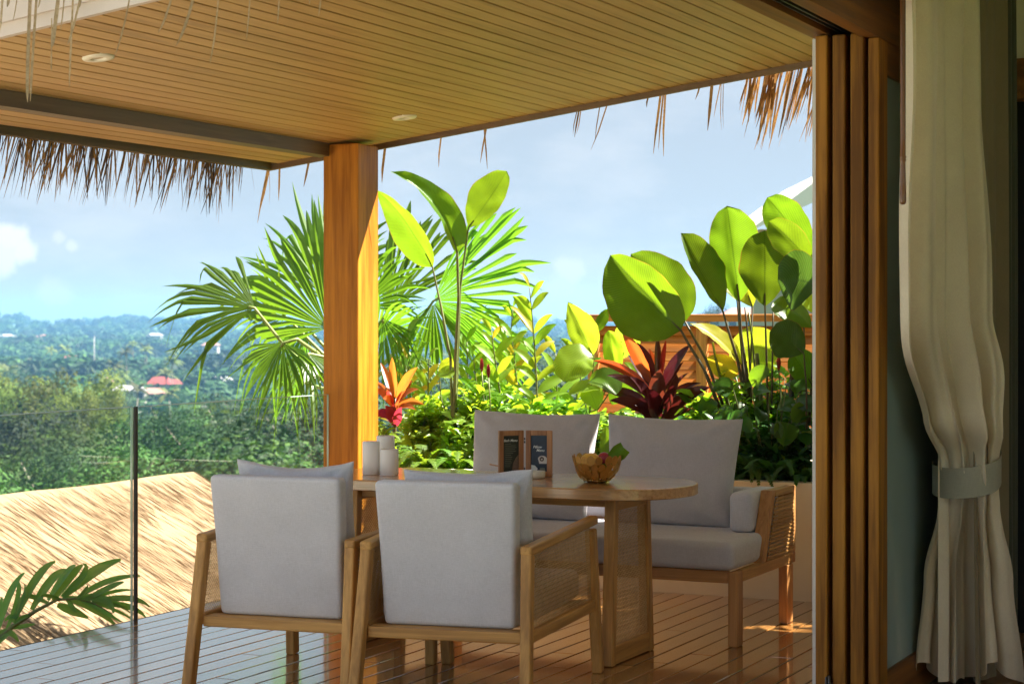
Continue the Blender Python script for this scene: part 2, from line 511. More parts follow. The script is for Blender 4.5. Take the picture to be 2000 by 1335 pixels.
def strawmat(name, a, b):
    k = NT(name)
    v = k.coords((3, 3, 3))
    n = k.noise(v, 18, 4, 0.6)
    c = k.ramp(n, [(0.3, a), (0.7, b)])
    c = k.n('HueSaturation', Color=c, Value=k.math('MULTIPLY_ADD', k.rand(), 0.4, 0.8)).outputs[0]
    bs = k.n('BsdfPrincipled', Base_Color=c, Roughness=0.75)
    t = k.n('BsdfTranslucent', Color=c)
    return k.done(mixsh(k, 0.3, bs, t))
MT['straw'] = strawmat('dry_palm_straw', (0.24, 0.115, 0.035), (0.46, 0.25, 0.08))
MT['straw_dark'] = strawmat('dark_palm_straw', (0.07, 0.045, 0.035), (0.17, 0.10, 0.06))
MT['straw_grey'] = strawmat('weathered_straw', (0.46, 0.34, 0.20), (0.70, 0.56, 0.36))

def thatchmat(name):
    k = NT(name)
    v = k.coords((6.0, 300, 1.0), rand=False)
    n = k.noise(v, 1.0, 5, 0.65, 0.3)
    n2 = k.noise(k.coords((0.5, 0.9, 1), rand=False), 1.0, 4)
    f = k.math('ADD', k.math('MULTIPLY', n, 0.75), k.math('MULTIPLY', n2, 0.28))
    c = k.ramp(f, [(0.28, (0.20, 0.115, 0.052)), (0.40, (0.275, 0.172, 0.092)), (0.60, (0.315, 0.205, 0.117)), (0.8, (0.35, 0.242, 0.145))])
    b = k.n('BsdfPrincipled', Base_Color=c, Roughness=0.85, Normal=k.bump(n, 0.25, 0.01))
    return k.done(b)
MT['thatch'] = thatchmat('reed_thatch')
MT['reed_a'] = strawmat('pale_reed', (0.28, 0.182, 0.10), (0.37, 0.258, 0.152))
MT['reed_b'] = strawmat('brown_reed', (0.17, 0.095, 0.042), (0.29, 0.172, 0.085))

# foliage
MT['palm'] = leafmat('fan_palm_leaf', (0.060, 0.150, 0.012), (0.21, 0.42, 0.018), 0.50, 0.38, var=0.4)
MT['palm_stalk'] = plain('palm_stalk', (0.26, 0.34, 0.10), 0.5)
MT['trunk'] = plain('palm_trunk', (0.14, 0.10, 0.065), 0.9, 0.3, 12, 0.6)
MT['cala'] = leafmat('calathea_leaf', (0.060, 0.135, 0.010), (0.20, 0.345, 0.010), 0.50, 0.36, vein=30, var=0.55)
MT['cala_lit'] = leafmat('calathea_lit_leaf', (0.20, 0.32, 0.025), (0.56, 0.70, 0.03), 0.55, 0.36, vein=30, var=0.25)  # brighter copy of the leaf colour, the sunlit look painted in
MT['cala_dark'] = leafmat('calathea_dark_leaf', (0.045, 0.11, 0.014), (0.10, 0.19, 0.02), 0.40, 0.36, vein=30, var=0.2)  # darker copy of the leaf colour
MT['helic'] = leafmat('heliconia_leaf', (0.075, 0.165, 0.014), (0.26, 0.40, 0.012), 0.50, 0.34, vein=34, var=0.25)
MT['lime'] = leafmat('lime_leaf', (0.18, 0.33, 0.03), (0.50, 0.72, 0.03), 0.52, 0.42, var=0.4, hue=0.04)
MT['yellow'] = leafmat('yellowing_leaf', (0.36, 0.32, 0.02), (0.85, 0.68, 0.03), 0.52, 0.42, var=0.3)
MT['shrub'] = leafmat('shrub_leaf', (0.10, 0.22, 0.018), (0.36, 0.58, 0.022), 0.50, 0.36, var=0.5)
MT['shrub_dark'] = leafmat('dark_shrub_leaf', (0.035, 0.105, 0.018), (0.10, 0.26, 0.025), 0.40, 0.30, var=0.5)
MT['fern'] = leafmat('fern_leaf', (0.10, 0.22, 0.022), (0.36, 0.56, 0.03), 0.45, 0.5, var=0.4)
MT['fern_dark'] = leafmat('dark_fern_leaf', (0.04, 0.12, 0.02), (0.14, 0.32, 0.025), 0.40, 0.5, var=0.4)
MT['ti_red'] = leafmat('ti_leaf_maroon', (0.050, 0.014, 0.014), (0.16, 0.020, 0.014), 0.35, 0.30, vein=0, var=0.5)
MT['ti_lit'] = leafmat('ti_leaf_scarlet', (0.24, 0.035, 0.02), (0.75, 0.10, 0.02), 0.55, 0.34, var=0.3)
MT['ti_orange'] = leafmat('ti_leaf_orange', (0.30, 0.075, 0.028), (0.85, 0.22, 0.035), 0.52, 0.36, var=0.35)
MT['ti_pink'] = leafmat('ti_leaf_crimson', (0.20, 0.02, 0.03), (0.55, 0.04, 0.05), 0.50, 0.36, var=0.4)
MT['stem'] = plain('green_stem', (0.14, 0.17, 0.05), 0.5, 0.3, 10)
MT['stem_dark'] = plain('brown_stem', (0.075, 0.06, 0.028), 0.5, 0.3, 10)
MT['feather'] = leafmat('feather_palm_leaf', (0.075, 0.25, 0.06), (0.24, 0.50, 0.06), 0.40, 0.42, var=0.3)

def treemat(name, col, trans=0.2):
    k = NT(name)
    n = k.noise(k.coords((0.35, 0.35, 0.35)), 1.0, 4, 0.65)
    n2 = k.noise(k.coords((2.2, 2.2, 2.2)), 1.0, 2, 0.5)
    f = k.math('ADD', k.math('MULTIPLY', n, 0.6), k.math('MULTIPLY', n2, 0.4))
    c = k.ramp(f, [(0.32, tuple(x * 0.55 for x in col)), (0.52, col), (0.7, (col[0] * 1.7, col[1] * 1.5, col[2] * 1.1))])
    c = k.n('HueSaturation', Color=c, Value=k.math('MULTIPLY_ADD', k.rand(), 1.15, 0.45), Hue=k.math('MULTIPLY_ADD', k.rand(), 0.05, 0.475)).outputs[0]
    b = k.n('BsdfPrincipled', Base_Color=c, Roughness=0.7)
    b.inputs['Specular IOR Level'].default_value = 0.25
    t = k.n('BsdfTranslucent', Color=c)
    return k.done(mixsh(k, trans, b, t))
MT['tree_yel'] = treemat('yellow_green_crown', (0.17, 0.235, 0.045), 0.42)
MT['tree_mid'] = treemat('green_crown', (0.050, 0.105, 0.018), 0.22)
MT['tree_dark'] = treemat('dark_green_crown', (0.020, 0.052, 0.015), 0.15)
MT['tree_blue'] = treemat('far_forest_crown', (0.030, 0.072, 0.024), 0.2)
MT['palm_far'] = treemat('coconut_crown', (0.10, 0.125, 0.035), 0.3)
MT['bark'] = plain('grey_bark', (0.26, 0.22, 0.17), 0.9, 0.3, 4, 0.5)
MT['ground'] = treemat('hill_ground', (0.050, 0.085, 0.025), 0.0)
MT['red_roof'] = plain('red_roof_tile', (0.24, 0.040, 0.030), 0.7, 0.15, 2)
MT['pink_roof'] = plain('pink_roof_tile', (0.32, 0.16, 0.12), 0.7, 0.15, 2)
MT['grey_roof'] = plain('pale_metal_roof', (0.34, 0.335, 0.34), 0.5, 0.1, 2)
MT['house_wall'] = plain('far_house_wall', (0.34, 0.32, 0.29), 0.8, 0.08, 2)
MT['house_glass'] = plain('far_house_window', (0.03, 0.04, 0.05), 0.2)
MT['villa_white'] = plain('villa_white_roof', (0.80, 0.79, 0.76), 0.6, 0.04, 2)
MT['villa_tan'] = wood('villa_tan_soffit', (0.40, 0.24, 0.12), (0.55, 0.36, 0.2), axis=0, rough=0.6)

# ------------------------------------------------------------------ terrain, hills, haze
def interp(x, xs, ys):
    return float(np.interp(x, xs, ys))
RIDGE_X = [-900, -300, 0, 45, 78, 110, 150, 200, 260, 330, 400, 470, 620, 760, 900, 980, 1012, 1045, 1090, 1160, 1400, 1800, 2600]
RIDGE_Y = [640, 620, 614, 618, 645, 638, 627, 624, 619, 628, 624, 628, 634, 640, 640, 626, 613, 626, 642, 648, 640, 636, 640]
RR = [0, 9, 14, 22, 45, 100, 180, 260, 420, 640, 900, 1250, 1600, 1900]
RZ = [-3.2, -3.2, -4.5, -7.0, -11, -15, -18, -19.5, -19, -17.5, -16, -13.5, -8, 1]
def bearing_px(x, y):
    X = x * cs + y * sn; d = -x * sn + y * cs
    if d < 1: return None
    return 1000 + F * X / d
def ground_z(x, y):
    r = math.hypot(x, y)
    b = bearing_px(x, y)
    z = interp(r, RR, RZ)
    rz = 0.0
    if b is not None:
        bb = min(max(b, -900), 2600)
        top = EYE + (632 - interp(bb, RIDGE_X, RIDGE_Y)) * 2250 / F - 5.0
    else:
        top = 1.0
    if r > 1600:
        t = min(1, (r - 1600) / 650); t = t * t * (3 - 2 * t)
        z = z * (1 - t) + top * t
        if r > 2350: z -= (r - 2350) * 0.05
    if r > 60:
        z += 4.0 * mnoise.noise(Vector((x / 210, y / 210, 1.3))) * min(1, (r - 60) / 300) * (0.15 if r > 1800 else 1)
    # the level plot of the villa to the right of the terrace
    k = min(1, max(0, (x + 5.4) / 0.6)) * min(1, max(0, (60 - r) / 25))
    z = z * (1 - k) + (-0.25) * k
    return z

def build_terrain():
    m = MB()
    rs = [0.5, 3, 6, 8, 9.5, 11, 13, 16, 20, 26, 34, 45, 60, 80, 105, 135, 170, 210, 260, 320, 390, 470, 560, 660, 770, 890, 1020, 1160, 1300, 1450, 1600, 1750, 1900, 2050, 2200, 2350, 2600, 2850]
    na = 220
    vs = [(0, 0, -3.2)]; fs = []
    for r in rs:
        for k in range(na):
            a = 2 * math.pi * k / na
            x, y = r * math.cos(a), r * math.sin(a)
            vs.append((x, y, ground_z(x, y)))
    for k in range(na): fs.append((0, 1 + k, 1 + (k + 1) % na))
    for i in range(len(rs) - 1):
        for k in range(na):
            a = 1 + i * na + k; b = 1 + i * na + (k + 1) % na
            fs.append((a, a + na, b + na, b))
    m.add(vs, fs, smooth=True)
    m.build('terrain', MT['ground'], kind='structure')
build_terrain()

def build_haze():
    k = NT('haze_air')
    v = k.n('VolumePrincipled')
    v.inputs['Color'].default_value = (0.25, 0.53, 0.95, 1)
    v.inputs['Density'].default_value = 0.00030
    v.inputs['Anisotropy'].default_value = 0.2
    k.t.links.new(v.outputs[0], k.out.inputs['Volume'])
    MB().box((-2990, -2990, -42), (2990, 2990, 34)).build('haze', k.m, kind='stuff')
build_haze()

# ------------------------------------------------------------------ deck
DX0, DX1 = -5.70, -2.08
def build_deck():
    deck = link('deck', None, kind='structure')
    MB().box((-5.68, -4.5, -0.22), (-1.2, 9.72, -0.032)).build('deck_bearer', MT['deck_under'], deck)
    pitch = 0.1115
    x = DX0
    r = random.Random(3)
    cache = {}
    while x < DX1 + 0.02:
        cuts = [4.55, r.uniform(6.2, 8.6), 9.735]
        for a, b in zip(cuts[:-1], cuts[1:]):
            L = b - a - 0.003
            m = MB().box((-0.0525, -L / 2, -0.030), (0.0525, L / 2, 0.0), 0.003, 2, smooth=False)
            o = m.build('deck_plank', MT['deck'], deck)
            o.location = (x + 0.0525, (a + b) / 2, r.uniform(-0.0012, 0.0))
            o.rotation_euler = (0, r.uniform(-0.002, 0.002), 0)
        x += pitch
    pv = MB()  # unseen pale floor, made up to bounce sunlight under the roof
    for i in range(5):
        for j in range(12):
            pv.box((-5.70 + i * .727, -4.5 + j * .754, -0.031), (-5.70 + i * .727 + .722, -4.5 + j * .754 + .749, -0.002), .004, 1)
    for i in range(9):
        for j in range(9):
            pv.box((-12.25 + i * .727, -4.5 + j * .754, -0.031), (-12.25 + i * .727 + .722, -4.5 + j * .754 + .749, -0.002), .004, 1)
    pv.box((-12.26, -4.52, -3.4), (-5.73, 2.30, -0.034))
    pv.build('bounce_floor', MT['bounce_paving'], deck, kind='stuff')
    MB().box((-5.725, -4.5, -0.24), (-5.704, 9.72, -0.004)).build('edge_board', MT['deck_under'], deck)
build_deck()

# ------------------------------------------------------------------ terrace roof
SL = 0.129
def zf(x): return 2.465 + SL * (x + 5.587)     # fascia bottom
def zc(x): return zf(x) + 0.03                 # underside of the boards
Y0, Y1 = 5.85, 9.87
def build_terrace_roof():
    t = thing('terrace_roof', 'sloping terrace roof with cream boarded soffit, brown fascia and ragged thatch eaves', 'roof', (-4.1, 7.8, 2.4))
    off = Vector(t.location)
    def P(m, name, mt, **kw):
        m.v = [tuple(Vector(v) - off) for v in m.v]
        return m.build(name, mt, t, **kw)
    pitch = 0.0835
    x = -6.225
    r = random.Random(5)
    ang = -math.atan(SL)
    w = (pitch - 0.007) / math.cos(ang)
    me = None
    while x < -2.06:
        if me is None:
            o = MB().box((-w / 2, -(Y1 - Y0) / 2 + 0.03, 0), (w / 2, (Y1 - Y0) / 2 - 0.03, 0.016), 0.003, 1).build('soffit_board', MT['ceil'], t)
            me = o.data
        else:
            o = link('soffit_board', me, t)
        xc = x + pitch / 2
        o.location = Vector((xc, (Y0 + Y1) / 2, zc(xc) + r.uniform(-0.0006, 0.0006))) - off
        o.rotation_euler = (0, ang, 0)
        x += pitch
    # dark backing and thatch body above the boards
    def slab(x0, x1, y0, y1, h0, h1):
        vs = [(x0, y0, zc(x0) + h0), (x1, y0, zc(x1) + h0), (x1, y1, zc(x1) + h0), (x0, y1, zc(x0) + h0),
              (x0, y0, zc(x0) + h1), (x1, y0, zc(x1) + h1), (x1, y1, zc(x1) + h1), (x0, y1, zc(x0) + h1)]
        return MB().add(vs, [(0, 3, 2, 1), (4, 5, 6, 7), (0, 1, 5, 4), (1, 2, 6, 5), (2, 3, 7, 6), (3, 0, 4, 7)])
    P(slab(-6.24, -2.06, Y0 + 0.03, Y1 - 0.03, 0.021, 0.06), 'soffit_backing', MT['deck_under'])
    P(slab(-6.42, -2.0, Y0 - 0.12, Y1 + 0.13, 0.19, 0.46), 'thatch', MT['thatch'])
    # fascia: far edge, left eave, near edge
    P(slab(-6.30, -2.02, Y1 - 0.028, Y1, -0.03, 0.185), 'fascia', MT['fascia'])
    P(slab(-6.30, -6.272, Y0 + 0.03, Y1 - 0.03, -0.03, 0.185), 'fascia', MT['fascia_y'])
    P(slab(-6.30, -2.02, Y0 - 0.03, Y0, -0.03, 0.185), 'fascia', MT['fascia_skylit'], label='near fascia with sky light in its pale colour')
    P(slab(-6.30, -2.02, Y0 - 0.05, Y0 - 0.032, 0.02, 0.188), 'fascia_cap', MT['fascia_skylit'])
    # roof beam running back to the post
    P(slab(-5.72, -5.66, Y0 + 0.002, 9.493, -0.075, -0.002), 'beam', MT['fascia_y'])
    # hanging straw
    def straw(m, p, L, w, lean, r, bend=0.0):
        p = Vector(p); a = r.uniform(0, 6.28)
        sd = Vector((math.cos(a), math.sin(a), 0)) * w / 2
        pts = []
        for i, tt in enumerate((0, 0.4, 0.75, 1.0)):
            q = p + Vector((lean.x * tt * L + bend * tt * tt, lean.y * tt * L, -L * tt))
            ww = (1, 0.95, 0.8, 0.12)[i]
            pts += [q - sd * ww, q + sd * ww]
        m.add(pts, [(0, 1, 3, 2), (2, 3, 5, 4), (4, 5, 7, 6)])
    r = random.Random(11)
    m = MB(); m2 = MB()
    for i in range(640):
        y = r.uniform(5.2, 9.66)
        # ragged clumps
        c = 0.5 + 0.5 * mnoise.noise(Vector((y * 3.1, 0, 0))) + 0.5 * mnoise.noise(Vector((y * 11, 3, 0)))
        L = (0.11 + 0.16 * max(0, c) + r.uniform(-0.08, 0.13)) * (0.55 if y > 9.55 else 1) + 0.10
        straw(m if r.random() < .62 else m2, (-6.34 + r.uniform(-0.06, 0.03), y, zf(-6.3) + 0.10 + r.uniform(0, 0.03)), L, r.uniform(0.005, 0.012), Vector((r.gauss(-0.05, 0.10), r.gauss(-0.16, 0.16), 0)), r)
    P(m, 'thatch_fringe', MT['straw'], kind='stuff', label='brown straw fringe along the left eave')
    P(m2, 'thatch_fringe', MT['straw_dark'], kind='stuff', label='dark straw ends along the left eave')
    m = MB()
    for i in range(300):
        x = -2.02 - 1.30 * r.random() ** 1.6
        k = min(1, max(0.25, (x + 3.46) / 0.30))
        straw(m, (x, Y1 + 0.05 + r.uniform(0, 0.08), zf(x) + 0.06), (0.24 + r.uniform(-0.10, 0.17)) * k + 0.06, r.uniform(0.007, 0.017), Vector((r.gauss(-0.22, 0.10), r.gauss(0.0, 0.08), 0)), r)
    P(m, 'thatch_fringe', MT['straw'], kind='stuff', label='straw tuft by the door post')
    # single straws that can be told apart, (top px, bottom px, width)
    far = [((752, 292), (746, 357), .016), ((862, 268), (857, 327), .010), ((950, 250), (938, 318), .010), ((946, 252), (952, 330), .009),
           ((1131, 215), (1122, 268), .010), ((1128, 215), (1119, 262), .006), ((1134, 215), (1126, 262), .006), ((1172, 207), (1162, 275), .006), ((1186, 203), (1154, 293), .008),
           ((1291, 180), (1276, 300), .014), ((1300, 180), (1296, 305), .012), ((1296, 180), (1286, 292), .010), ((1268, 185), (1263, 210), .010),
           ((1368, 160), (1358, 195), .010), ((1391, 160), (1382, 255), .018), ((1407, 165), (1394, 230), .006), ((1409, 165), (1409, 255), .004), ((1413, 165), (1413, 250), .004),
           ((1480, 140), (1457, 207), .016), ((546, 325), (544, 391), .012), ((523, 330), (503, 435), .012), ((526, 330), (508, 410), .010), ((604, 312), (593, 365), .014),
           ((525, 320), (526, 400), .003)]
    for (a, b, wd) in far:
        d0 = (Y1 + 0.05) / ((a[0] - 1000) / F * sn + cs)
        pa = at(*a, d0); pb = at(*b, d0 + rnd.uniform(-0.03, 0.05))
        m = MB(); sd = RIGHT * wd / 2
        mid = pa.lerp(pb, 0.6) + RIGHT * rnd.uniform(-0.006, 0.006)
        pa = pa + (pa - pb).normalized() * 0.05
        m.add([pa - sd, pa + sd, mid - sd * .9, mid + sd * .9, pb - sd * .15, pb + sd * .15], [(0, 1, 3, 2), (2, 3, 5, 4)])
        P(m, 'straw', MT['straw'])
    near = [((62, -20), (51, 165), (54, 200), .016), ((76, -20), (60, 160), (59, 198), .012), ((122, -20), (104, 80), (102, 92), .018), ((101, 88), (100, 120), (100, 140), .006),
            ((146, -20), (138, 90), (135, 172), .009), ((172, -20), (142, 70), (131, 88), .010), ((264, -20), (246, 60), (222, 114), .007), ((350, -15), (330, 30), (309, 65), .010),
            ((392, -15), (370, 45), (344, 90), .013), ((431, -15), (424, 60), (410, 125), .007), ((492, -15), (487, 30), (481, 80), .006), ((547, -15), (545, 20), (542, 47), .006),
            ((630, -15), (627, 8), (622, 32), .006), ((41, -20), (32, 20), (25, 42), .005), ((8, -20), (4, 30), (0, 60), .010), ((24, -20), (18, 5), (14, 14), .014), ((130, -20), (124, 30), (118, 60), .006),
            ((160, -20), (158, 10), (154, 16), .012), ((606, -15), (606, 0), (604, 10), .005), ((85, -20), (80, 5), (74, 16), .008)]
    for (a, b, c, wd) in near:
        d0 = (Y0 - rnd.uniform(0.06, 0.16)) / ((a[0] - 1000) / F * sn + cs)
        pa, pb, pc = at(*a, d0), at(*b, d0), at(*c, d0 - 0.02)
        pa = pa + Vector((0, 0, 0.10))
        m = MB(); sd = RIGHT * wd * .36 + VIEW * wd * 0.2
        vs = []
        for i in range(7):
            tt = i / 6
            q = (pa * (1 - tt) + pb * tt) * (1 - tt) + (pb * (1 - tt) + pc * tt) * tt
            k = 1 if i < 5 else (0.8 if i == 5 else 0.2)
            vs += [q - sd * k, q + sd * k]
        m.add(vs, [(2 * i, 2 * i + 1, 2 * i + 3, 2 * i + 2) for i in range(6)])
        P(m, 'straw', MT['straw_grey'])
build_terrace_roof()

# post
def build_post():
    t = thing('wooden_post', 'square orange teak post carrying the terrace roof beside the planter', 'post', (-5.59, 9.62, 0))
    MB().box((-0.115, -0.12, 0.0), (0.115, 0.12, 2.478), 0.008, 2).build('shaft', MT['post'], t)
build_post()

# downlights
def downlight(px, py, label):
    u = (px - 1000) / F; v = -(py - 632) / F
    dx, dy, dz = u * cs - sn, u * sn + cs, v
    tt = (zc(0) - EYE) / (dz - SL * dx)
    p = Vector((dx * tt, dy * tt, EYE + dz * tt))
    t = thing('downlight', label, 'ceiling light', p, 0, 'downlights in the terrace soffit')
    t.rotation_euler = (0, -math.atan(SL), 0)
    MB().lathe([(0.030, 0.02), (0.030, -0.006), (0.036, -0.010), (0.064, -0.008), (0.068, -0.002), (0.068, 0.004)], 40).build('trim', MT['lamp'], t)
    MB().lathe([(0.0, 0.012), (0.029, 0.012), (0.0295, 0.014)], 24).build('dark_centre', MT['gasket'], t)  # black disc painting the dark hole of the unlit fitting
downlight(192, 112, 'round downlight near the pale near fascia, under the hanging straws')
downlight(790, 229, 'round downlight in the soffit above the teak post')

# ------------------------------------------------------------------ glass railing
def glass_panel(y0, y1, label):
    t = thing('glass_panel', label, 'glass railing', (-5.672, (y0 + y1) / 2, 0.0), 0, 'frameless glass railing panels')
    L = y1 - y0
    MB().box((-0.006, -L / 2, -0.10), (0.006, L / 2, 1.043)).build('pane', MT['glass'], t)
    MB().box((-0.0055, -L / 2, 1.0435), (0.0055, L / 2, 1.0475)).build('top_edge', MT['edge'], t)
    return t
g1 = glass_panel(5.2, 7.642, 'clear glass railing panel left of the black joint, in front of the tree wood')
MB().box((-0.006, 1.2215, -0.10), (0.006, 1.2265, 1.043)).build('end_edge', MT['edge'], g1)
MB().box((-0.007, 1.2475, -0.10), (0.007, 1.2645, 1.046)).build('joint_strip', MT['gasket'], g1)
g2 = glass_panel(7.69, 9.496, 'clear glass railing panel between the black joint and the teak post')
MB().box((-0.0055, 0.9031, 0.0), (0.0055, 0.9045, 1.043)).build('end_edge', MT['edge'], g2)
glass_panel(2.7, 5.18, 'clear glass railing panel nearest the camera')

# ------------------------------------------------------------------ house: room shell, door wall
def build_house():
    t = thing('villa_room', 'dim villa room beside the terrace with plastered walls and a dark doorway', 'house', (0, 3, 0))
    o = Vector((0, 3, 0))
    def B(name, a, b, m, **kw):
        return MB().box(Vector(a) - o, Vector(b) - o).build(name, m, t, **kw)
    B('room_floor', (-1.199, -4.5, -0.2), (3.2, 9.2, -0.004), MT['roomfloor'])
    B('threshold', (-2.066, -4.5, -0.19), (-1.2, 9.2, -0.003), MT['roomfloor'])
    B('room_ceiling', (-1.79, -4.5, 2.95), (3.2, 9.3, 3.0), MT['roomwall'])
    B('roof_slab', (-2.08, -4.6, 3.002), (3.4, 10.3, 3.3), MT['thatch'])  # unseen roof, lengthened past the end wall to keep sun off the sofa
    B('wall', (3.2, 6.0, -0.2), (3.3, 9.2, 3.0), MT['roomwall'])
    B('wall', (3.2, -4.5, -0.2), (3.3, -3.5, 3.0), MT['roomwall'])
    B('lintel', (3.2, -3.499, 2.75), (3.3, 5.999, 3.0), MT['header'])  # unseen side wall left open below so sunlight brightens the room
    B('wall', (1.6, -4.6, -0.2), (3.3, -4.502, 3.0), MT['roomwall'])
    B('lintel', (-2.07, -4.6, 2.75), (1.599, -4.502, 3.0), MT['header'])  # unseen back wall left open below to let daylight onto the curtain
    B('wall', (-2.076, 7.03, -0.02), (-2.042, 9.25, 2.90), MT['white'], label='white outer wall beside the stacked doors')
    B('wall', (-2.041, 8.62, -0.02), (-1.665, 8.72, 2.95), MT['roomwall'])
    B('wall', (-1.665, 8.62, 2.62), (3.2, 8.72, 2.95), MT['roomwall'])
    B('lintel', (-1.663, 8.60, 2.44), (3.2, 8.719, 2.618), MT['header'])
    B('wall', (-2.04, 9.2, -0.2), (3.3, 9.25, 3.0), MT['black'])  # black colour stands in for the unlit room beyond the doorway
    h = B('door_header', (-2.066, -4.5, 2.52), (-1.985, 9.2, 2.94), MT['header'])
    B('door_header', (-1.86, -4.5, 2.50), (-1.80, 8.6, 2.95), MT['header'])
    B('track_recess', (-1.984, -4.5, 2.60), (-1.861, 8.6, 2.94), MT['black'])
    for x in (-1.968, -1.944, -1.92, -1.896, -1.872):
        B('door_track', (x - 0.003, -4.5, 2.535), (x + 0.003, 8.6, 2.599), MT['track'])
    B('jamb', (-2.066, 6.985, 0.0), (-2.031, 7.026, 2.515), MT['white'], label='narrow white jamb')
build_house()

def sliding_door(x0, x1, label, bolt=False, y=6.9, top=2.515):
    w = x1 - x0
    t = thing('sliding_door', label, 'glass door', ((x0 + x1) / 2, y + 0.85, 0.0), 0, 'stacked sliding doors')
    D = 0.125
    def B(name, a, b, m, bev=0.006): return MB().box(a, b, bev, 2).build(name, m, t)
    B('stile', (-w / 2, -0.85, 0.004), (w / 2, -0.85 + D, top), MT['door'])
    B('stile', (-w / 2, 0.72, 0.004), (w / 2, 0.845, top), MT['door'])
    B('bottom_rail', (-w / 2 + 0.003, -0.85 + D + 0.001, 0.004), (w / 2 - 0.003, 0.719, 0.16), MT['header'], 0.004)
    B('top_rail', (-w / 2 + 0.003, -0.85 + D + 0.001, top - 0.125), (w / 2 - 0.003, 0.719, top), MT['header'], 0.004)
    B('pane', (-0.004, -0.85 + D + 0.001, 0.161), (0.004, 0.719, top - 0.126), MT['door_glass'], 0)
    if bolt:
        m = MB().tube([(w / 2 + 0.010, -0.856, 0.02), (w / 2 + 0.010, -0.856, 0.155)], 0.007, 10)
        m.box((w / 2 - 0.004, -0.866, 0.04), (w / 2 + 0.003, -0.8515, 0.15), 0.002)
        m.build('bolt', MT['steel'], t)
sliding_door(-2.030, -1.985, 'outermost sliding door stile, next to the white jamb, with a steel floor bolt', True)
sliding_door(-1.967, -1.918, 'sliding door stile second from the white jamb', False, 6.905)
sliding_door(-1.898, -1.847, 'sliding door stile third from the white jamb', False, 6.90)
sliding_door(-1.831, -1.790, 'innermost sliding door, its glass pane facing the cream curtain', False, 6.90, 2.495)

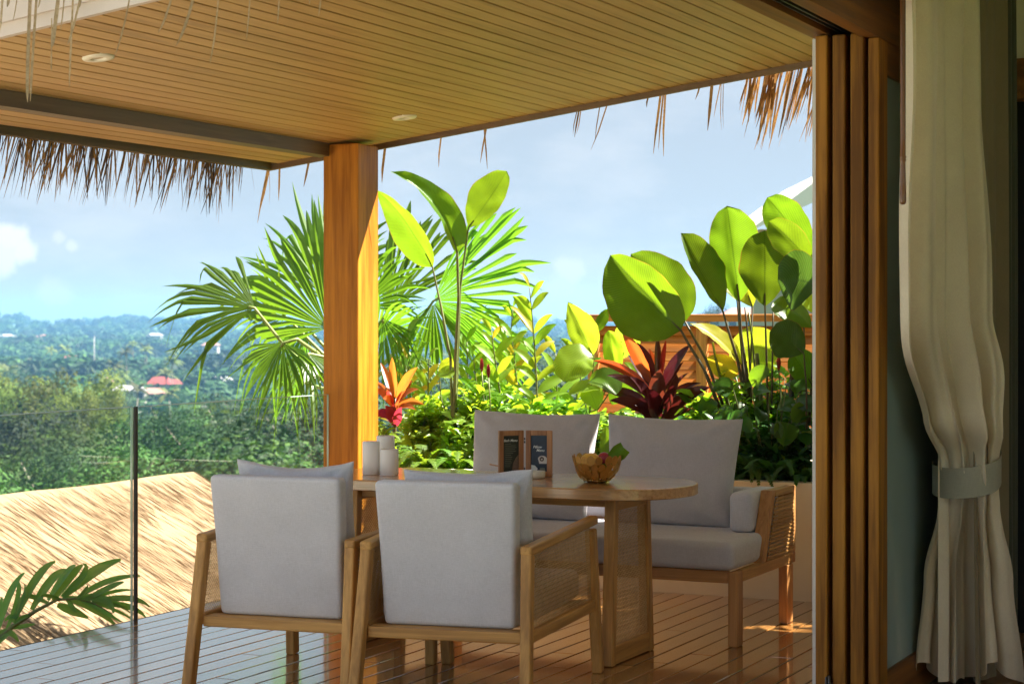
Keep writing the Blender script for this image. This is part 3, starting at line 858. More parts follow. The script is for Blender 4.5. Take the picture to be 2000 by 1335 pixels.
# ------------------------------------------------------------------ curtains
def build_curtains():
    nu, nv = 190, 90
    top = dict(c=Vector((-1.60, 7.03, 2.94)), d=Vector((0.0, 1, 0)), w=1.00, amp=0.030)
    tie_c = at(1888, 940, 7.52); bot_c = at(1886, 1320, 7.55)
    keys = [  # v (0 top .. 1 bottom), centre, direction, width, fold amplitude
        (0.00, top['c'], Vector((0.05, 1, 0)), 1.00, 0.030),
        (0.22, Vector((-1.60, 7.05, 2.30)), Vector((0.06, 1, 0)), 0.98, 0.032),
        (0.50, at(1840, 640, 7.15), Vector((0.25, 0.95, 0)), 0.72, 0.036),
        (0.64, at(1870, 810, 7.35), Vector((0.65, 0.72, 0)), 0.36, 0.040),
        (0.70, at(1886, 905, 7.50), RIGHT, 0.225, 0.040),
        (0.735, tie_c, RIGHT, 0.215, 0.040),
        (0.76, at(1886, 975, 7.52), RIGHT, 0.235, 0.042),
        (0.86, at(1884, 1130, 7.54), RIGHT, 0.34, 0.055),
        (1.00, bot_c, RIGHT, 0.415, 0.065)]
    def key(v):
        for a, b in zip(keys[:-1], keys[1:]):
            if v <= b[0] + 1e-9:
                t = (v - a[0]) / (b[0] - a[0]); t = t * t * (3 - 2 * t)
                d = (a[2].normalized() * (1 - t) + b[2].normalized() * t).normalized()
                return a[1].lerp(b[1], t), d, a[3] * (1 - t) + b[3] * t, a[4] * (1 - t) + b[4] * t
        k = keys[-1]; return k[1], k[2], k[3], k[4]
    ztop, zbot = 2.94, 0.045
    def fn(u, v):
        c, d, w, amp = key(v)
        n = Vector((d.y, -d.x, 0))
        s = (u - 0.5)
        fold = math.sin(u * 2 * math.pi * 3.1 + 1.1 + 0.5 * math.sin(v * 4)) + 0.38 * math.sin(u * 2 * math.pi * 7.7 + 2.0 * v + 0.4) + 0.5 * mnoise.noise(Vector((u * 9, v * 2.2, 4)))
        # rounded bundle near the tie
        kb = max(0, 1 - abs(v - 0.72) / 0.10)
        bulge = math.sqrt(max(0, 1 - (2 * s) ** 2)) * 0.09 * kb
        z = ztop + (zbot - ztop) * v
        if v > 0.97: z += 0.0
        hem = 0.03 + 0.035 * math.sin(u * 9.5 + 0.7) + 0.018 * math.sin(u * 19)
        if v > 0.76: z += hem * ((v - 0.76) / 0.24) ** 2
        p = c + d * (s * w + 0.012 * math.sin(u * 2 * math.pi * 6 + v * 3)) + n * (amp * fold * (0.75 if kb > 0.5 else 1) + bulge)
        return Vector((p.x, p.y, z))
    t = thing('sheer_curtain', 'cream sheer curtain gathered by a grey tieback inside the glass doors', 'curtain', (-1.60, 7.4, 0))
    o = Vector(t.location)
    MB().grid(lambda u, v: fn(u, v) - o, nu, nv).build('cloth', MT['sheer'], t)
    MB().grid(lambda u, v: Vector((-1.70 + .03 * math.sin(u * 26) + .012 * math.sin(u * 61), 7.45 + 1.10 * u, 2.94 - 2.88 * v)) - o, 110, 20).build('cloth', MT['sheer'], t)
    # tieback: band round the bundle, its tail rising to the wall on the right
    m = MB()
    def band(u, v):
        # u along, v across (height)
        a = -2.9 + u * 3.35
        if u < 0.80:
            k = u / 0.80; an = math.pi * (1.15 - 1.25 * k)
            q = tie_c + RIGHT * (0.132 * math.cos(an) + 0.0) - VIEW * (0.135 * math.sin(an))
            zz = 0.862 + 0.02 * math.cos(an * 1.0) - 0.02 * math.sin(an)
            if k > 0.65: zz += ((k - 0.65) / 0.35) ** 2 * 0.045
        else:
            k = (u - 0.80) / 0.20
            an = math.pi * (1.15 - 1.25)
            q0 = tie_c + RIGHT * (0.132 * math.cos(an)) - VIEW * (0.135 * math.sin(an))
            q = q0 + RIGHT * 0.03 * k + VIEW * 0.25 * k
            zz = 0.862 + 0.02 * math.cos(an) - 0.02 * math.sin(an) + 0.045 + 0.12 * k
        return Vector((q.x, q.y, zz + (0.5 - v) * 0.118 * (1 - 0.35 * max(0, u - 0.6)))) - o
    m.grid(band, 60, 6)
    m.build('tieback', MT['tieback'], t)
    # heavier lining curtain behind
    def drape(y0, y1, n, amp, ph, x0):
        def g(u, v):
            y = y0 + (y1 - y0) * u
            f = math.sin(u * 2 * math.pi * n + ph) + 0.4 * math.sin(u * 2 * math.pi * n * 2.3 + 1)
            k = 1 + 0.0 * v
            bow = 0.05 * math.sin(v * math.pi)
            return Vector((x0 + amp * f + 0.25 * bow * (u - .5), y + bow * 0.3 * v + 0.10 * max(0, v - 0.72), 2.94 - 2.905 * v))
        return g
    t2 = thing('lining_curtain', 'taupe lining curtain hanging in deep folds behind the cream sheer', 'curtain', (-1.6, 7.8, 0))
    o2 = Vector(t2.location)
    g = drape(7.45, 8.02, 2.2, 0.022, 0.3, -1.575)
    MB().grid(lambda u, v: g(u, v) - o2, 60, 40).build('cloth', MT['drape'], t2)
    t3 = thing('blackout_curtain', 'dark olive blackout curtain in narrow folds beside the black doorway', 'curtain', (-1.6, 8.2, 0))
    o3 = Vector(t3.location)
    g3 = drape(8.02, 8.30, 4.2, 0.024, 0.9, -1.585)
    MB().grid(lambda u, v: g3(u, v) - o3, 90, 30).build('cloth', MT['drape2'], t3)
    # wand
    p = at(1763.5, 400, 6.52)
    w = thing('curtain_wand', 'turned brown wooden wand hanging at the edge of the cream curtain', 'curtain wand', p)
    s = 6.52 / F
    prof = [(0, 0), (4.5, 1.5), (6.4, 5), (6.6, 12), (6.0, 38), (5.6, 40), (5.9, 42), (5.5, 55), (5.3, 57), (5.6, 60), (5.0, 78), (4.8, 84), (6.2, 86), (6.4, 88), (4.9, 90), (6.4, 92), (6.5, 94), (5.4, 96), (5.4, 130), (5.5, 300), (5.5, 470)]
    MB().lathe([(r_ * s, z_ * s) for r_, z_ in prof], 16).build('rod', MT['wand'], w)
build_curtains()

# ------------------------------------------------------------------ planter
def build_planter():
    t = thing('planter', 'long cream plastered planter wall full of tropical plants behind the sofa', 'planter', (-3.3, 10.4, 0))
    def B(name, a, b, m): return MB().box(a, b, 0.006, 2).build(name, m, t)
    B('front_wall', (-2.03, -0.66, -0.25), (3.2, -0.56, 0.618), MT['plaster'])
    B('back_wall', (-2.03, 0.95, -0.25), (3.2, 1.05, 0.618), MT['plaster'])
    B('side_wall', (-2.03, -0.559, -0.25), (-1.93, 0.949, 0.618), MT['plaster'])
    m = MB()
    m.grid(lambda u, v: Vector((-1.929 + 5.1 * u, -0.558 + 1.505 * v, 0.55 + 0.03 * mnoise.noise(Vector((u * 30, v * 9, 0))))), 60, 16)
    m.build('soil', MT['soil'], t, kind='stuff')
build_planter()

# ------------------------------------------------------------------ fence
def build_fence():
    y = 11.9
    t = thing('slatted_fence', 'orange cedar louvre fence behind the planter', 'fence', (-3.4, y, 0))
    xs = [-5.03, -4.26, -3.40, -2.54, -1.68]
    for i, x in enumerate(xs):
        MB().box((x + 3.4 - 0.036, -0.03, -0.3), (x + 3.4 + 0.036, 0.045, 1.462), 0.004, 1).build('post', MT['fence_z'], t)
    MB().box((xs[0] + 3.4 - 0.08, -0.05, 1.464), (xs[-1] + 3.4 + 0.08, 0.07, 1.512), 0.004, 1).build('cap_rail', MT['fence'], t)
    a = R(33)
    for x0, x1 in zip(xs[:-1], xs[1:]):
        L = x1 - x0 - 0.074
        me = None
        z = 1.405
        while z > -0.1:
            if me is None:
                o = MB().box((-L / 2, -0.034, -0.006), (L / 2, 0.034, 0.006), 0.002, 1).build('slat', MT['fence'], t); me = o.data
            else: o = link('slat', me, t)
            o.location = ((x0 + x1) / 2 + 3.4, 0.008, z)
            o.rotation_euler = (R(90) - a, 0, 0)
            z -= 0.0575
build_fence()

# ------------------------------------------------------------------ furniture
def cane_quad(corners, pitch=0.0165, th=0.003):
    """webbing sheet on four corners (bl, br, tr, tl), UV in weave units"""
    a, b, c, d = [Vector(q) for q in corners]
    m = MB(); n = (b - a).cross(d - a).normalized() * th
    ux = (b - a).normalized(); uy = n.normalized().cross(ux)
    def uv(p): return ((p - a).dot(ux) / pitch, (p - a).dot(uy) / pitch)
    m.add([a, b, c, d], [(0, 1, 2, 3)], [uv(p) for p in (a, b, c, d)])
    return m

def pillow(w, h, t, ear=0.07, seed=0, n=30, wr=1.0, slump=0.0, slope=0.0):
    """stuffed cushion standing in the xz plane, its base edge at z=0"""
    m = MB()
    sx = seed * 13.7
    for side in (-1, 1):
        def fn(u, v, side=side):
            a = 2 * u - 1; b = 2 * v - 1
            # cosine spacing keeps the seam crisp
            a = math.sin(a * math.pi / 2); b = math.sin(b * math.pi / 2)
            x = w / 2 * a * (1 - ear * (1 - b * b)) * (1 + slump * b)
            z = h / 2 * b * (1 - ear * (1 - a * a) * (1.7 if b > 0 else 0.2)) + slope * a * (b + 1) / 2
            e = max(0, (1 - a * a)) * max(0, (1 - b * b))
            th = t / 2 * e ** 0.38
            edge = max(abs(a), abs(b))
            cr = mnoise.noise(Vector((a * 2.2 + sx, b * 2.2, 1))) * 0.012
            # creases that fan out from the corners and the lower edge
            for (ca, cb) in ((-1, 1), (1, 1), (-1, -1), (1, -1)):
                dx, dz = a - ca, b - cb; rr = math.hypot(dx, dz)
                if rr < 0.9: cr += 0.014 * wr * math.sin(8.5 * math.atan2(dz, dx) + ca + seed) * (1 - rr / 0.9) * min(1, rr * 4)
            cr += 0.014 * wr * mnoise.noise(Vector((a * 11 + sx, b * 2.0, 5))) * max(0, -b - 0.2) * 2
            cr += 0.009 * wr * mnoise.noise(Vector((a * 5 + b * 4 + sx, b * 7, 9)))
            return Vector((x, side * (th + cr * min(1, e * 6)), z + h / 2 + 0.004 * mnoise.noise(Vector((a * 3 + sx, 0, b))) ))
        g = MB().grid(fn, n, n)
        f = g.f if side < 0 else [q[::-1] for q in g.f]
        m.add(g.v, f, smooth=True)
    return m

def make_armchair(label, loc, rz):
    t = thing('armchair', label, 'armchair', loc, rz, 'grey upholstered armchairs with cane sides')
    Z, X, Y = MT['furn_z'], MT['furn_x'], MT['furn_y']
    for s in (-1, 1):
        MB().beam((s * .338, -.062, 0), (s * .317, .036, .594), .042, .054, Vector((0, 1, 0)), .008, 3).build('leg', Z, t)
        MB().beam((s * .366, .944, 0), (s * .349, .886, .600), .042, .058, Vector((0, 1, 0)), .008, 3).build('leg', Z, t)
        # the arm is a sloping bar laid on both legs
        MB().beam((s * .317, .008, .606), (s * .350, .926, .636), .046, .036, Vector((0, 0, 1)), .009, 3).build('arm', Y, t)
        MB().beam((s * .326, .035, .287), (s * .356, .880, .287), .030, .046, Vector((0, 0, 1)), .005, 2).build('side_rail', Y, t)
        x0, x1 = s * .3235, s * .353
        cane_quad([(x0, .036, .3105), (x1, .887, .3105), (s * .350, .862, .6135), (s * .3175, .066, .587)]).build('cane_panel', MT['cane'], t)
    MB().box((-.302, -.004, .263), (.302, .088, .3045), .005, 2).build('rear_rail', X, t)
    MB().box((-.330, .868, .263), (.330, .900, .3045), .005, 2).build('front_rail', X, t)
    # seat and back cushions
    m = MB(); m.box((-.296, .125, .306), (.296, .928, .432), .035, 4)
    m.build('seat_cushion', MT['fabric'], t)
    m = MB(); m.box((-.5, -.5, -.5), (.5, .5, .5), .0, 1)
    bm = bmesh.new(); bmesh.ops.create_cube(bm, size=1.0)
    for v in bm.verts:
        up = v.co.z > 0
        hw = .280 if up else .259
        v.co = Vector((2 * v.co.x * hw, (v.co.y) * .080 + (.040 if up else .102), .857 if up else .3046))
    bmesh.ops.bevel(bm, geom=list(bm.edges), offset=.020, segments=4, profile=0.5, affect='EDGES')
    bmesh.ops.subdivide_edges(bm, edges=[e for e in bm.edges if e.calc_length() > .2], cuts=9, use_grid_fill=True)
    for v in bm.verts:
        v.co.y += 0.007 * mnoise.noise(v.co * 4.0) + 0.0015 * mnoise.noise(v.co * 14.0)
    bm.verts.index_update()
    m = MB(); m.add([v.co for v in bm.verts], [[v.index for v in f.verts] for f in bm.faces], smooth=True); bm.free()
    m.build('back_cushion', MT['fabric'], t)
    return t
C1 = ((-4.027, 6.330, 0), R(6.4)); C2 = ((-3.315, 6.394, 0), R(9.2))
make_armchair('left-hand grey armchair with cane sides, its back to the glass railing side', *C1)
make_armchair('right-hand grey armchair with cane sides, nearer the sliding doors', *C2)

def place_pillow(name, label, base, rz, lean, m, mat, grp, cat='cushion'):
    o = m.build('body', mat)
    o.name = name
    o.location = base
    o.rotation_euler = (lean, 0, rz)
    return tag(o, label, cat, grp)
def loc_in(C, x, y, z):
    (ox, oy, oz), a = C
    return (ox + x * math.cos(a) - y * math.sin(a), oy + x * math.sin(a) + y * math.cos(a), z)
place_pillow('throw_pillow', 'grey throw pillow with a pointed ear, showing over the left armchair back', loc_in(C1, .005, .26, .438), C1[1], R(9), pillow(.51, .478, .15, .085, 1), MT['fabric'], 'throw pillows on the armchairs')
place_pillow('throw_pillow', 'grey throw pillow with a blunt folded corner, showing over the right armchair back', loc_in(C2, .035, .26, .438), C2[1], R(9), pillow(.52, .462, .16, .055, 2, slope=.006), MT['fabric'], 'throw pillows on the armchairs')

# dining table
def build_table():
    cx, cy = -3.745, 7.75
    t = thing('dining_table', 'long oak table with rounded ends and tapering cane end panels', 'table', (cx, cy, 0))
    hl, hw, ex = .925, .365, .60
    out = []
    N = 40
    for i in range(N + 1):
        a = -math.pi / 2 + math.pi * i / N
        out.append((ex + (hl - ex) * math.cos(a), hw * math.sin(a)))
    out += [(-x, -y) for x, y in out]
    prof = [(-.006, .7125), (0, .716), (0, .755), (-.002, .7585), (-.006, .760)]
    vs = []; fs = []; n = len(out)
    for ins, z in prof:
        for x, y in out:
            k = 1 + ins / .4
            vs.append((x * (1 + ins / hl), y * (1 + ins / hw), z))
    for i in range(len(prof) - 1):
        for k in range(n): fs.append((i * n + k, i * n + (k + 1) % n, (i + 1) * n + (k + 1) % n, (i + 1) * n + k))
    fs.append(tuple((len(prof) - 1) * n + k for k in range(n))); fs.append(tuple(range(n - 1, -1, -1)))
    MB().add(vs, fs).build('tabletop', MT['table_top'], t)
    # end frames: trapezoids of posts with cane between
    for s in (-1, 1):
        x = s * .628
        yb0, yb1, yt0, yt1 = -.245, .252, -.205, .205
        P0, P1 = (x, yb0 + .022, 0), (x, yt0 + .022, .7115)
        MB().beam(P0, P1, .050, .046, Vector((0, 1, 0)), .005, 2).build('post', MT['furn_z'], t)
        MB().beam((x, yb1 - .022, 0), (x, yt1 - .022, .7115), .050, .046, Vector((0, 1, 0)), .005, 2).build('post', MT['furn_z'], t)
        MB().box((x - .022, -.198, .003), (x + .022, .204, .085), .004, 2).build('bottom_rail', MT['furn_y'], t)
        MB().box((x - .022, -.158, .655), (x + .022, .158, .7115), .004, 2).build('top_rail', MT['furn_y'], t)
        for e in (s * .012,):
            cane_quad([(x + e, -.195, .0855), (x + e, .201, .0855), (x + e, .163, .6545), (x + e, -.163, .6545)]).build('cane_panel', MT['cane'], t)
    MB().box((-.602, -.175, .668), (.602, -.150, .7115), .003, 1).build('apron', MT['furn_x'], t)
    MB().box((-.602, .150, .668), (.602, .175, .7115), .003, 1).build('apron', MT['furn_x'], t)
build_table()

# sofa
def build_sofa():
    t = thing('sofa', 'two-seat grey sofa with teak frame and cane arm panels', 'sofa', (-3.70, 8.65, 0))
    o = Vector((-3.70, 8.65, 0))
    def B(name, a, b, m, bev=.005, seg=2): return MB().box(Vector(a) - o, Vector(b) - o, bev, seg).build(name, m, t)
    xr, xl = -2.774, -4.626
    for x0, x1 in ((xr - .044, xr), (xl, xl + .044)):
        B('leg', (x0, 8.205, 0), (x1, 8.290, .336), MT['sofa_z'])
        B('leg', (x0, 8.955, 0), (x1, 9.055, .284), MT['sofa_z'])
    B('front_rail', (xl + .045, 8.209, .284), (xr - .045, 8.245, .338), MT['sofa_x'])
    B('rear_rail', (xl + .002, 9.062, .285), (xr - .002, 9.10, .338), MT['sofa_x'])
    for s, x in ((1, xr), (-1, xl)):
        B('side_rail', (min(x, x - s * .040) + .001, 8.291, .285), (max(x, x - s * .040) - .001, 9.061, .338), MT['furn_y'])
        # leaning front stile, top bar, rear upright of the arm
        m = MB(); a = x; b = x - s * .055
        x0, x1 = min(a, b), max(a, b)
        ys = ((8.560, 8.625, .339), (8.722, 8.776, .662))
        vs = []
        for (ya, yb, z) in ys:
            vs += [(x0, ya, z), (x1, ya, z), (x1, yb, z), (x0, yb, z)]
        m.add([Vector(v) - o for v in vs], [(0, 3, 2, 1), (4, 5, 6, 7), (0, 1, 5, 4), (1, 2, 6, 5), (2, 3, 7, 6), (3, 0, 4, 7)])
        m.build('arm_stile', MT['sofa_z'], t)
        B('arm_rail', (x0 + .001, 8.778, .628), (x1 - .001, 9.061, .661), MT['furn_y'])
        B('arm_post', (x0 + .001, 9.062, .339), (x1 - .001, 9.099, .661), MT['sofa_z'])
        xx = x + s * .0015
        q = [(xx, 8.635, .341), (xx, 9.060, .341), (xx, 9.060, .627), (xx, 8.775, .627)]
        cane_quad([Vector(p) - o for p in q], .016).build('cane_panel', MT['cane'], t)
        for zz in np.arange(.352, .62, .0175):
            y0 = 8.640 + (zz - .341) * .5
            # raised horizontal rattan strands of the arm panel
            MB().box(Vector((xx - .003, y0, zz)) - o, Vector((xx + .003 + .001 * s, 9.058, zz + .0075)) - o).build('cane_strand', MT['furn_y'], t)
        xa, xb = sorted((x - s * .058, x - s * .178))
        B('arm_pad', (xa, 8.60, .470), (xb, 9.02, .658), .028 and MT['fabric'], .030, 4)
    B('back_frame', (xl + .058, 9.062, .339), (xr - .058, 9.098, .640), MT['sofa_x'])
    B('back_pad', (xl + .182, 8.985, .470), (xr - .182, 9.060, .648), MT['fabric'], .025, 4)
    m = MB()
    bm = bmesh.new(); bmesh.ops.create_cube(bm, size=1.0)
    a = Vector((xl + .005, 8.190, .340)); b = Vector((xr - .016, 8.982, .469))
    for v in bm.verts:
        v.co = Vector([(a[i] + b[i]) / 2 + v.co[i] * (b[i] - a[i]) for i in range(3)]) - o
    # the seat narrows between the arms
    bmesh.ops.bevel(bm, geom=list(bm.edges), offset=.034, segments=5, profile=0.5, affect='EDGES')
    bmesh.ops.subdivide_edges(bm, edges=[e for e in bm.edges if e.calc_length() > .25], cuts=14, use_grid_fill=True)
    for v in bm.verts:
        v.co.z += 0.006 * mnoise.noise(v.co * 4.0) * (1 if v.co.z > .42 else 0)
        v.co.y += 0.003 * mnoise.noise(v.co * 6.0 + Vector((3, 0, 0)))
    bm.verts.index_update()
    m.add([v.co for v in bm.verts], [[v.index for v in f.verts] for f in bm.faces], smooth=True); bm.free()
    m.build('seat_cushion', MT['fabric'], t)
build_sofa()
place_pillow('back_cushion', 'large grey sofa cushion behind the menu stand', (-4.085, 8.80, .468), R(-1), R(-11), pillow(.675, .545, .23, .035, 3, slump=.05, slope=-.004), MT['fabric2'], 'loose back cushions on the sofa')
place_pillow('back_cushion', 'large grey sofa cushion next to the cane arm, behind the rounded table end', (-3.330, 8.80, .468), R(1), R(-11), pillow(.665, .535, .23, .035, 4, slump=.055, slope=-.006), MT['fabric2'], 'loose back cushions on the sofa')

# things on the table
TZ = 0.7602
def on_table(px, py): 
    d = (EYE - TZ) * F / (py - 632); return at(px, py, d)
def candle(px, py, r, h, label):
    p = on_table(px, py); p = p + VIEW * r
    t = thing('candle', label, 'candle', p, 0, 'white pillar candles on the table')
    MB().lathe([(0, 0), (r - .003, 0), (r, .003), (r, h - .004), (r - .002, h), (r - .006, h), (r - .010, h - .008), (0, h - .012)], 40).build('wax', MT['candle'], t)
    MB().tube([(0, 0, h - .012), (0.001, 0, h - .003)], .0012, 6).build('wick', MT['gasket'], t)
candle(723.5, 927.5, .0395, .152, 'leftmost white candle, beside the teak post')
candle(752, 922, .0425, .168, 'tallest white candle, standing behind the other two')
candle(759, 929, .0425, .119, 'shortest white candle, in front of the tallest one')

def build_menu():
    h0 = on_table(1025, 929.5)
    t = thing('menu_stand', 'double wooden menu frame standing open on the table with dark printed cards', 'menu stand', h0)
    H = .208; W = .122; TH = .016
    for s, ang in ((-1, R(-2.0)), (1, R(20))):
        # each leaf swings from the hinge towards the camera
        d = Vector((math.cos(YAW), math.sin(YAW), 0)) * s
        yaw = YAW + (R(24) if s < 0 else R(-16))
        M = Matrix.Translation((RIGHT * (.004 * s))) @ Matrix.Rotation(yaw, 4, 'Z')
        x0, x1 = (-W, 0) if s < 0 else (0, W)
        def B(name, a, b, m, bev=.0015): return MB().box(a, b, bev, 1, M).build(name, m, t)
        bw = .023
        B('frame_side', (x0, 0, 0), (x0 + bw, TH, H), MT['frame1'])
        B('frame_side', (x1 - bw, 0, 0), (x1, TH, H), MT['frame1'])
        B('frame_end', (x0 + bw + .0003, .0005, H - bw), (x1 - bw - .0003, TH - .0005, H - .0003), MT['frame1'])
        B('frame_end', (x0 + bw + .0003, .0005, .0003), (x1 - bw - .0003, TH - .0005, bw), MT['frame1'])
        card = B('card', (x0 + bw + .0004, .006, bw + .0004), (x1 - bw - .0004, .010, H - bw - .0004), MT['print_dark'] if s < 0 else MT['print_navy'], 0)
        def text(body, size, x, z, m, shear=0.25):
            c = bpy.data.curves.new('lettering', 'FONT'); c.body = body; c.size = size; c.shear = shear; c.align_x = 'CENTER'; c.materials.append(m)
            c.offset = 0.0003
            tmp = link('lettering', c)
            bpy.context.view_layer.update()
            me = bpy.data.meshes.new_from_object(tmp.evaluated_get(bpy.context.evaluated_depsgraph_get()))
            bpy.data.objects.remove(tmp)
            me.transform(M @ Matrix.Translation((x, .0056, z)) @ Matrix.Rotation(R(90), 4, 'X'))
            link('lettering', me, card)
        def flat(name, pts, m, z=.0054):
            MB().add([M @ Vector((x, z, zz)) for x, zz in pts], [tuple(range(len(pts)))]).build(name, m, card)
        def disc(cx, cz, rx, rz, n=20): return [(cx + rx * math.cos(2 * math.pi * k / n), cz + rz * math.sin(2 * math.pi * k / n)) for k in range(n)]
        mid = (x0 + x1) / 2
        if s < 0:
            text('Bath Menu', .0155, mid - .003, .158, MT['ink'])
            for i, ww in enumerate((.030, .052, .056, .050, .054, .040, .030, .036, .034, .030, .034, .028, .026)):
                zz = .147 - i * .0085
                flat('text_line', [(mid - .030, zz), (mid - .030 + ww, zz), (mid - .030 + ww, zz + .0022), (mid - .030, zz + .0022)], MT['ink_dim'])
            flat('photo', [(mid + .004, .026), (mid + .037, .026), (mid + .037, .100), (mid + .022, .082), (mid + .010, .060)], MT['hand_print'], .0057)
        else:
            text('Pillow', .0165, mid - .008, .128, MT['ink'])
            text('Menu', .0165, mid + .006, .113, MT['ink'])
            flat('cup', disc(mid + .016, .080, .021, .014), MT['cup_print'], .0057)
            flat('cup', [(mid + .001, .058), (mid + .036, .058), (mid + .037, .078), (mid - .004, .078)], MT['cup_print'], .0058)
            flat('coffee', disc(mid + .013, .079, .0105, .0105), MT['coffee_print'], .0055)
            flat('heart', [(mid + .013, .073), (mid + .018, .079), (mid + .0165, .082), (mid + .013, .080), (mid + .0095, .082), (mid + .008, .079)], MT['cup_print'], .0053)
            flat('saucer', [(mid - .037, .024), (mid - .012, .024), (mid - .006, .036), (mid - .020, .050), (mid - .037, .052)], MT['ink'], .0056)
            flat('saucer', [(mid + .004, .024), (mid + .030, .024), (mid + .026, .040), (mid + .004, .040)], MT['ink_dim'], .0055)
    m = MB()
    for z in (.15, .165, .03): m.tube([(0, -.002, z), (0, -.002, z + .010)], .0035, 8)
    m.build('hinge', MT['steel'], t)
build_menu()

def build_dish():
    p = on_table(1042, 935) + VIEW * .052
    t = thing('ceramic_dish', 'low round cream ceramic dish in front of the menu stand', 'dish', p)
    MB().lathe([(0, 0), (.046, 0), (.051, .004), (.0535, .012), (.054, .030), (.052, .032), (.050, .030), (.049, .012), (.044, .008), (0, .007)], 40).build('bowl', MT['ceramic'], t)
    a = on_table(957, 918.5) + Vector((0, 0, .03)); b = on_table(1000, 927) + Vector((0, 0, .028))
    o = MB().tube([(a - a), (b - a) * .5, (b - a)], [.004, .0035, .003], 8).build('wooden_stick', MT['frame1'])
    o.location = a
    tag(o, 'thin wooden stick lying across the table beside the cream dish', 'stick')
build_dish()

def build_fruit_bowl():
    p = on_table(1167, 943) + VIEW * .05
    t = thing('fruit_bowl', 'openwork brass bowl of flat round petals on the table', 'bowl', p)
    r = random.Random(4)
    def bowl_pt(a, k):
        # k 0 bottom .. 1 rim
        an = k * 1.25
        rad = .034 + .072 * math.sin(an) / math.sin(1.25)
        z = .004 + .108 * (1 - math.cos(an)) / (1 - math.cos(1.25))
        return Vector((rad * math.cos(a), rad * math.sin(a), z))
    MB().lathe([(0, 0), (.036, 0), (.042, .006), (.036, .009), (0, .009)], 32).build('base', MT['brass'], t)
    rows = [(.14, 11, .017), (.34, 13, .0185), (.54, 15, .020), (.74, 17, .020), (.93, 18, .0205)]
    for ri, (k, n, pr) in enumerate(rows):
        for i in range(n):
            a = 2 * math.pi * (i + .5 * (ri % 2)) / n + r.uniform(-.05, .05)
            c = bowl_pt(a, k); e1 = (bowl_pt(a + .02, k) - c).normalized(); e2 = (bowl_pt(a, min(1.02, k + .02)) - bowl_pt(a, k - .01)).normalized()
            nn = e1.cross(e2).normalized(); pr2 = pr * r.uniform(.88, 1.08)
            e2 = (e2 + nn * r.uniform(-.15, .15)).normalized(); e1 = (e1 + nn * r.uniform(-.15, .15)).normalized()
            vs = []
            for th in (-.0008, .0008):
                for q in range(12):
                    an = 2 * math.pi * q / 12
                    vs.append(c + e1 * pr2 * .86 * math.cos(an) + e2 * pr2 * 1.12 * math.sin(an) + nn * th)
            fs = [tuple(range(11, -1, -1)), tuple(range(12, 24))] + [(q, (q + 1) % 12, 12 + (q + 1) % 12, 12 + q) for q in range(12)]
            MB().add(vs, fs).build('petal', MT['brass'], t)
    # fruit and leaf lie in the bowl
    def fruit(name, label, off, rad, mat, cat, sq=(1, 1, 1)):
        m = MB().lathe([(rad * math.sin(math.pi * i / 12) + 1e-5, -rad * math.cos(math.pi * i / 12)) for i in range(13)], 18)
        m.v = [(x * sq[0], y * sq[1], z * sq[2]) for x, y, z in m.v]
        o = m.build(name, mat); o.location = p + off
        tag(o, label, cat)
    fruit('mango', 'yellow mango heaped in the left of the brass bowl', RIGHT * -.028 + Vector((0, 0, .092)) - VIEW * .015, .040, MT['mango'], 'fruit', (1.2, .9, .9))
    fruit('mango', 'second yellow mango low behind the brass petals', RIGHT * .01 + Vector((0, 0, .055)) + VIEW * .02, .040, MT['mango'], 'fruit', (.95, 1.1, .95))
    fruit('red_fruit', 'dark red fruit beside the green leaf in the bowl', RIGHT * .030 + Vector((0, 0, .102)) - VIEW * .01, .030, MT['redfruit'], 'fruit')
    # folded banana leaf rising from the bowl
    m = MB()
    b0 = RIGHT * .012 + Vector((0, 0, .060)) - VIEW * .045; b1 = RIGHT * .115 + Vector((0, 0, .152)) - VIEW * .02
    ax = (b1 - b0); side = ax.normalized().cross(VIEW).normalized()
    def lf(u, v):
        a = (u - .5) * 2
        w = (.014 + .030 * v) * (1 - .55 * max(0, v - .75) * 4 * 0.6)
        return b0 + ax * v + side * w * a + VIEW * (.020 * a * a + .004 * math.sin(9 * v)) + RIGHT * .008 * v * abs(a)
    m.grid(lf, 8, 12)
    o = m.build('banana_leaf', MT['helic']); o.location = p
    tag(o, 'folded green banana leaf standing up out of the brass bowl', 'leaf')
build_fruit_bowl()

# ------------------------------------------------------------------ plants
def Y(px, py, y):
    u = (px - 1000) / F
    return at(px, py, y / (u * sn + cs))

def curve3(p0, p1, p2, n):
    return [(p0 * (1 - t) + p1 * t) * (1 - t) + (p1 * (1 - t) + p2 * t) * t for t in [i / n for i in range(n + 1)]]

def prof_oval(t):  return max(0.0, math.sin(math.pi * min(1, t ** 1.12))) ** 0.50 if t > 0.5 ** (1 / 1.12) else max(0.0, math.sin(math.pi * t ** 1.12)) ** 0.72
def prof_big(t): return max(0.0, math.sin(math.pi * t ** 0.92)) ** 0.58
def prof_lance(t): return max(0.0, math.sin(math.pi * t ** 0.8)) ** 0.9
def prof_strap(t): return min(1, 0.45 + t * 2.2) * (1 - max(0, (t - 0.45) / 0.55) ** 1.8)
def prof_tip(t):   return max(0.0, math.sin(math.pi * t ** 0.7)) ** 0.75

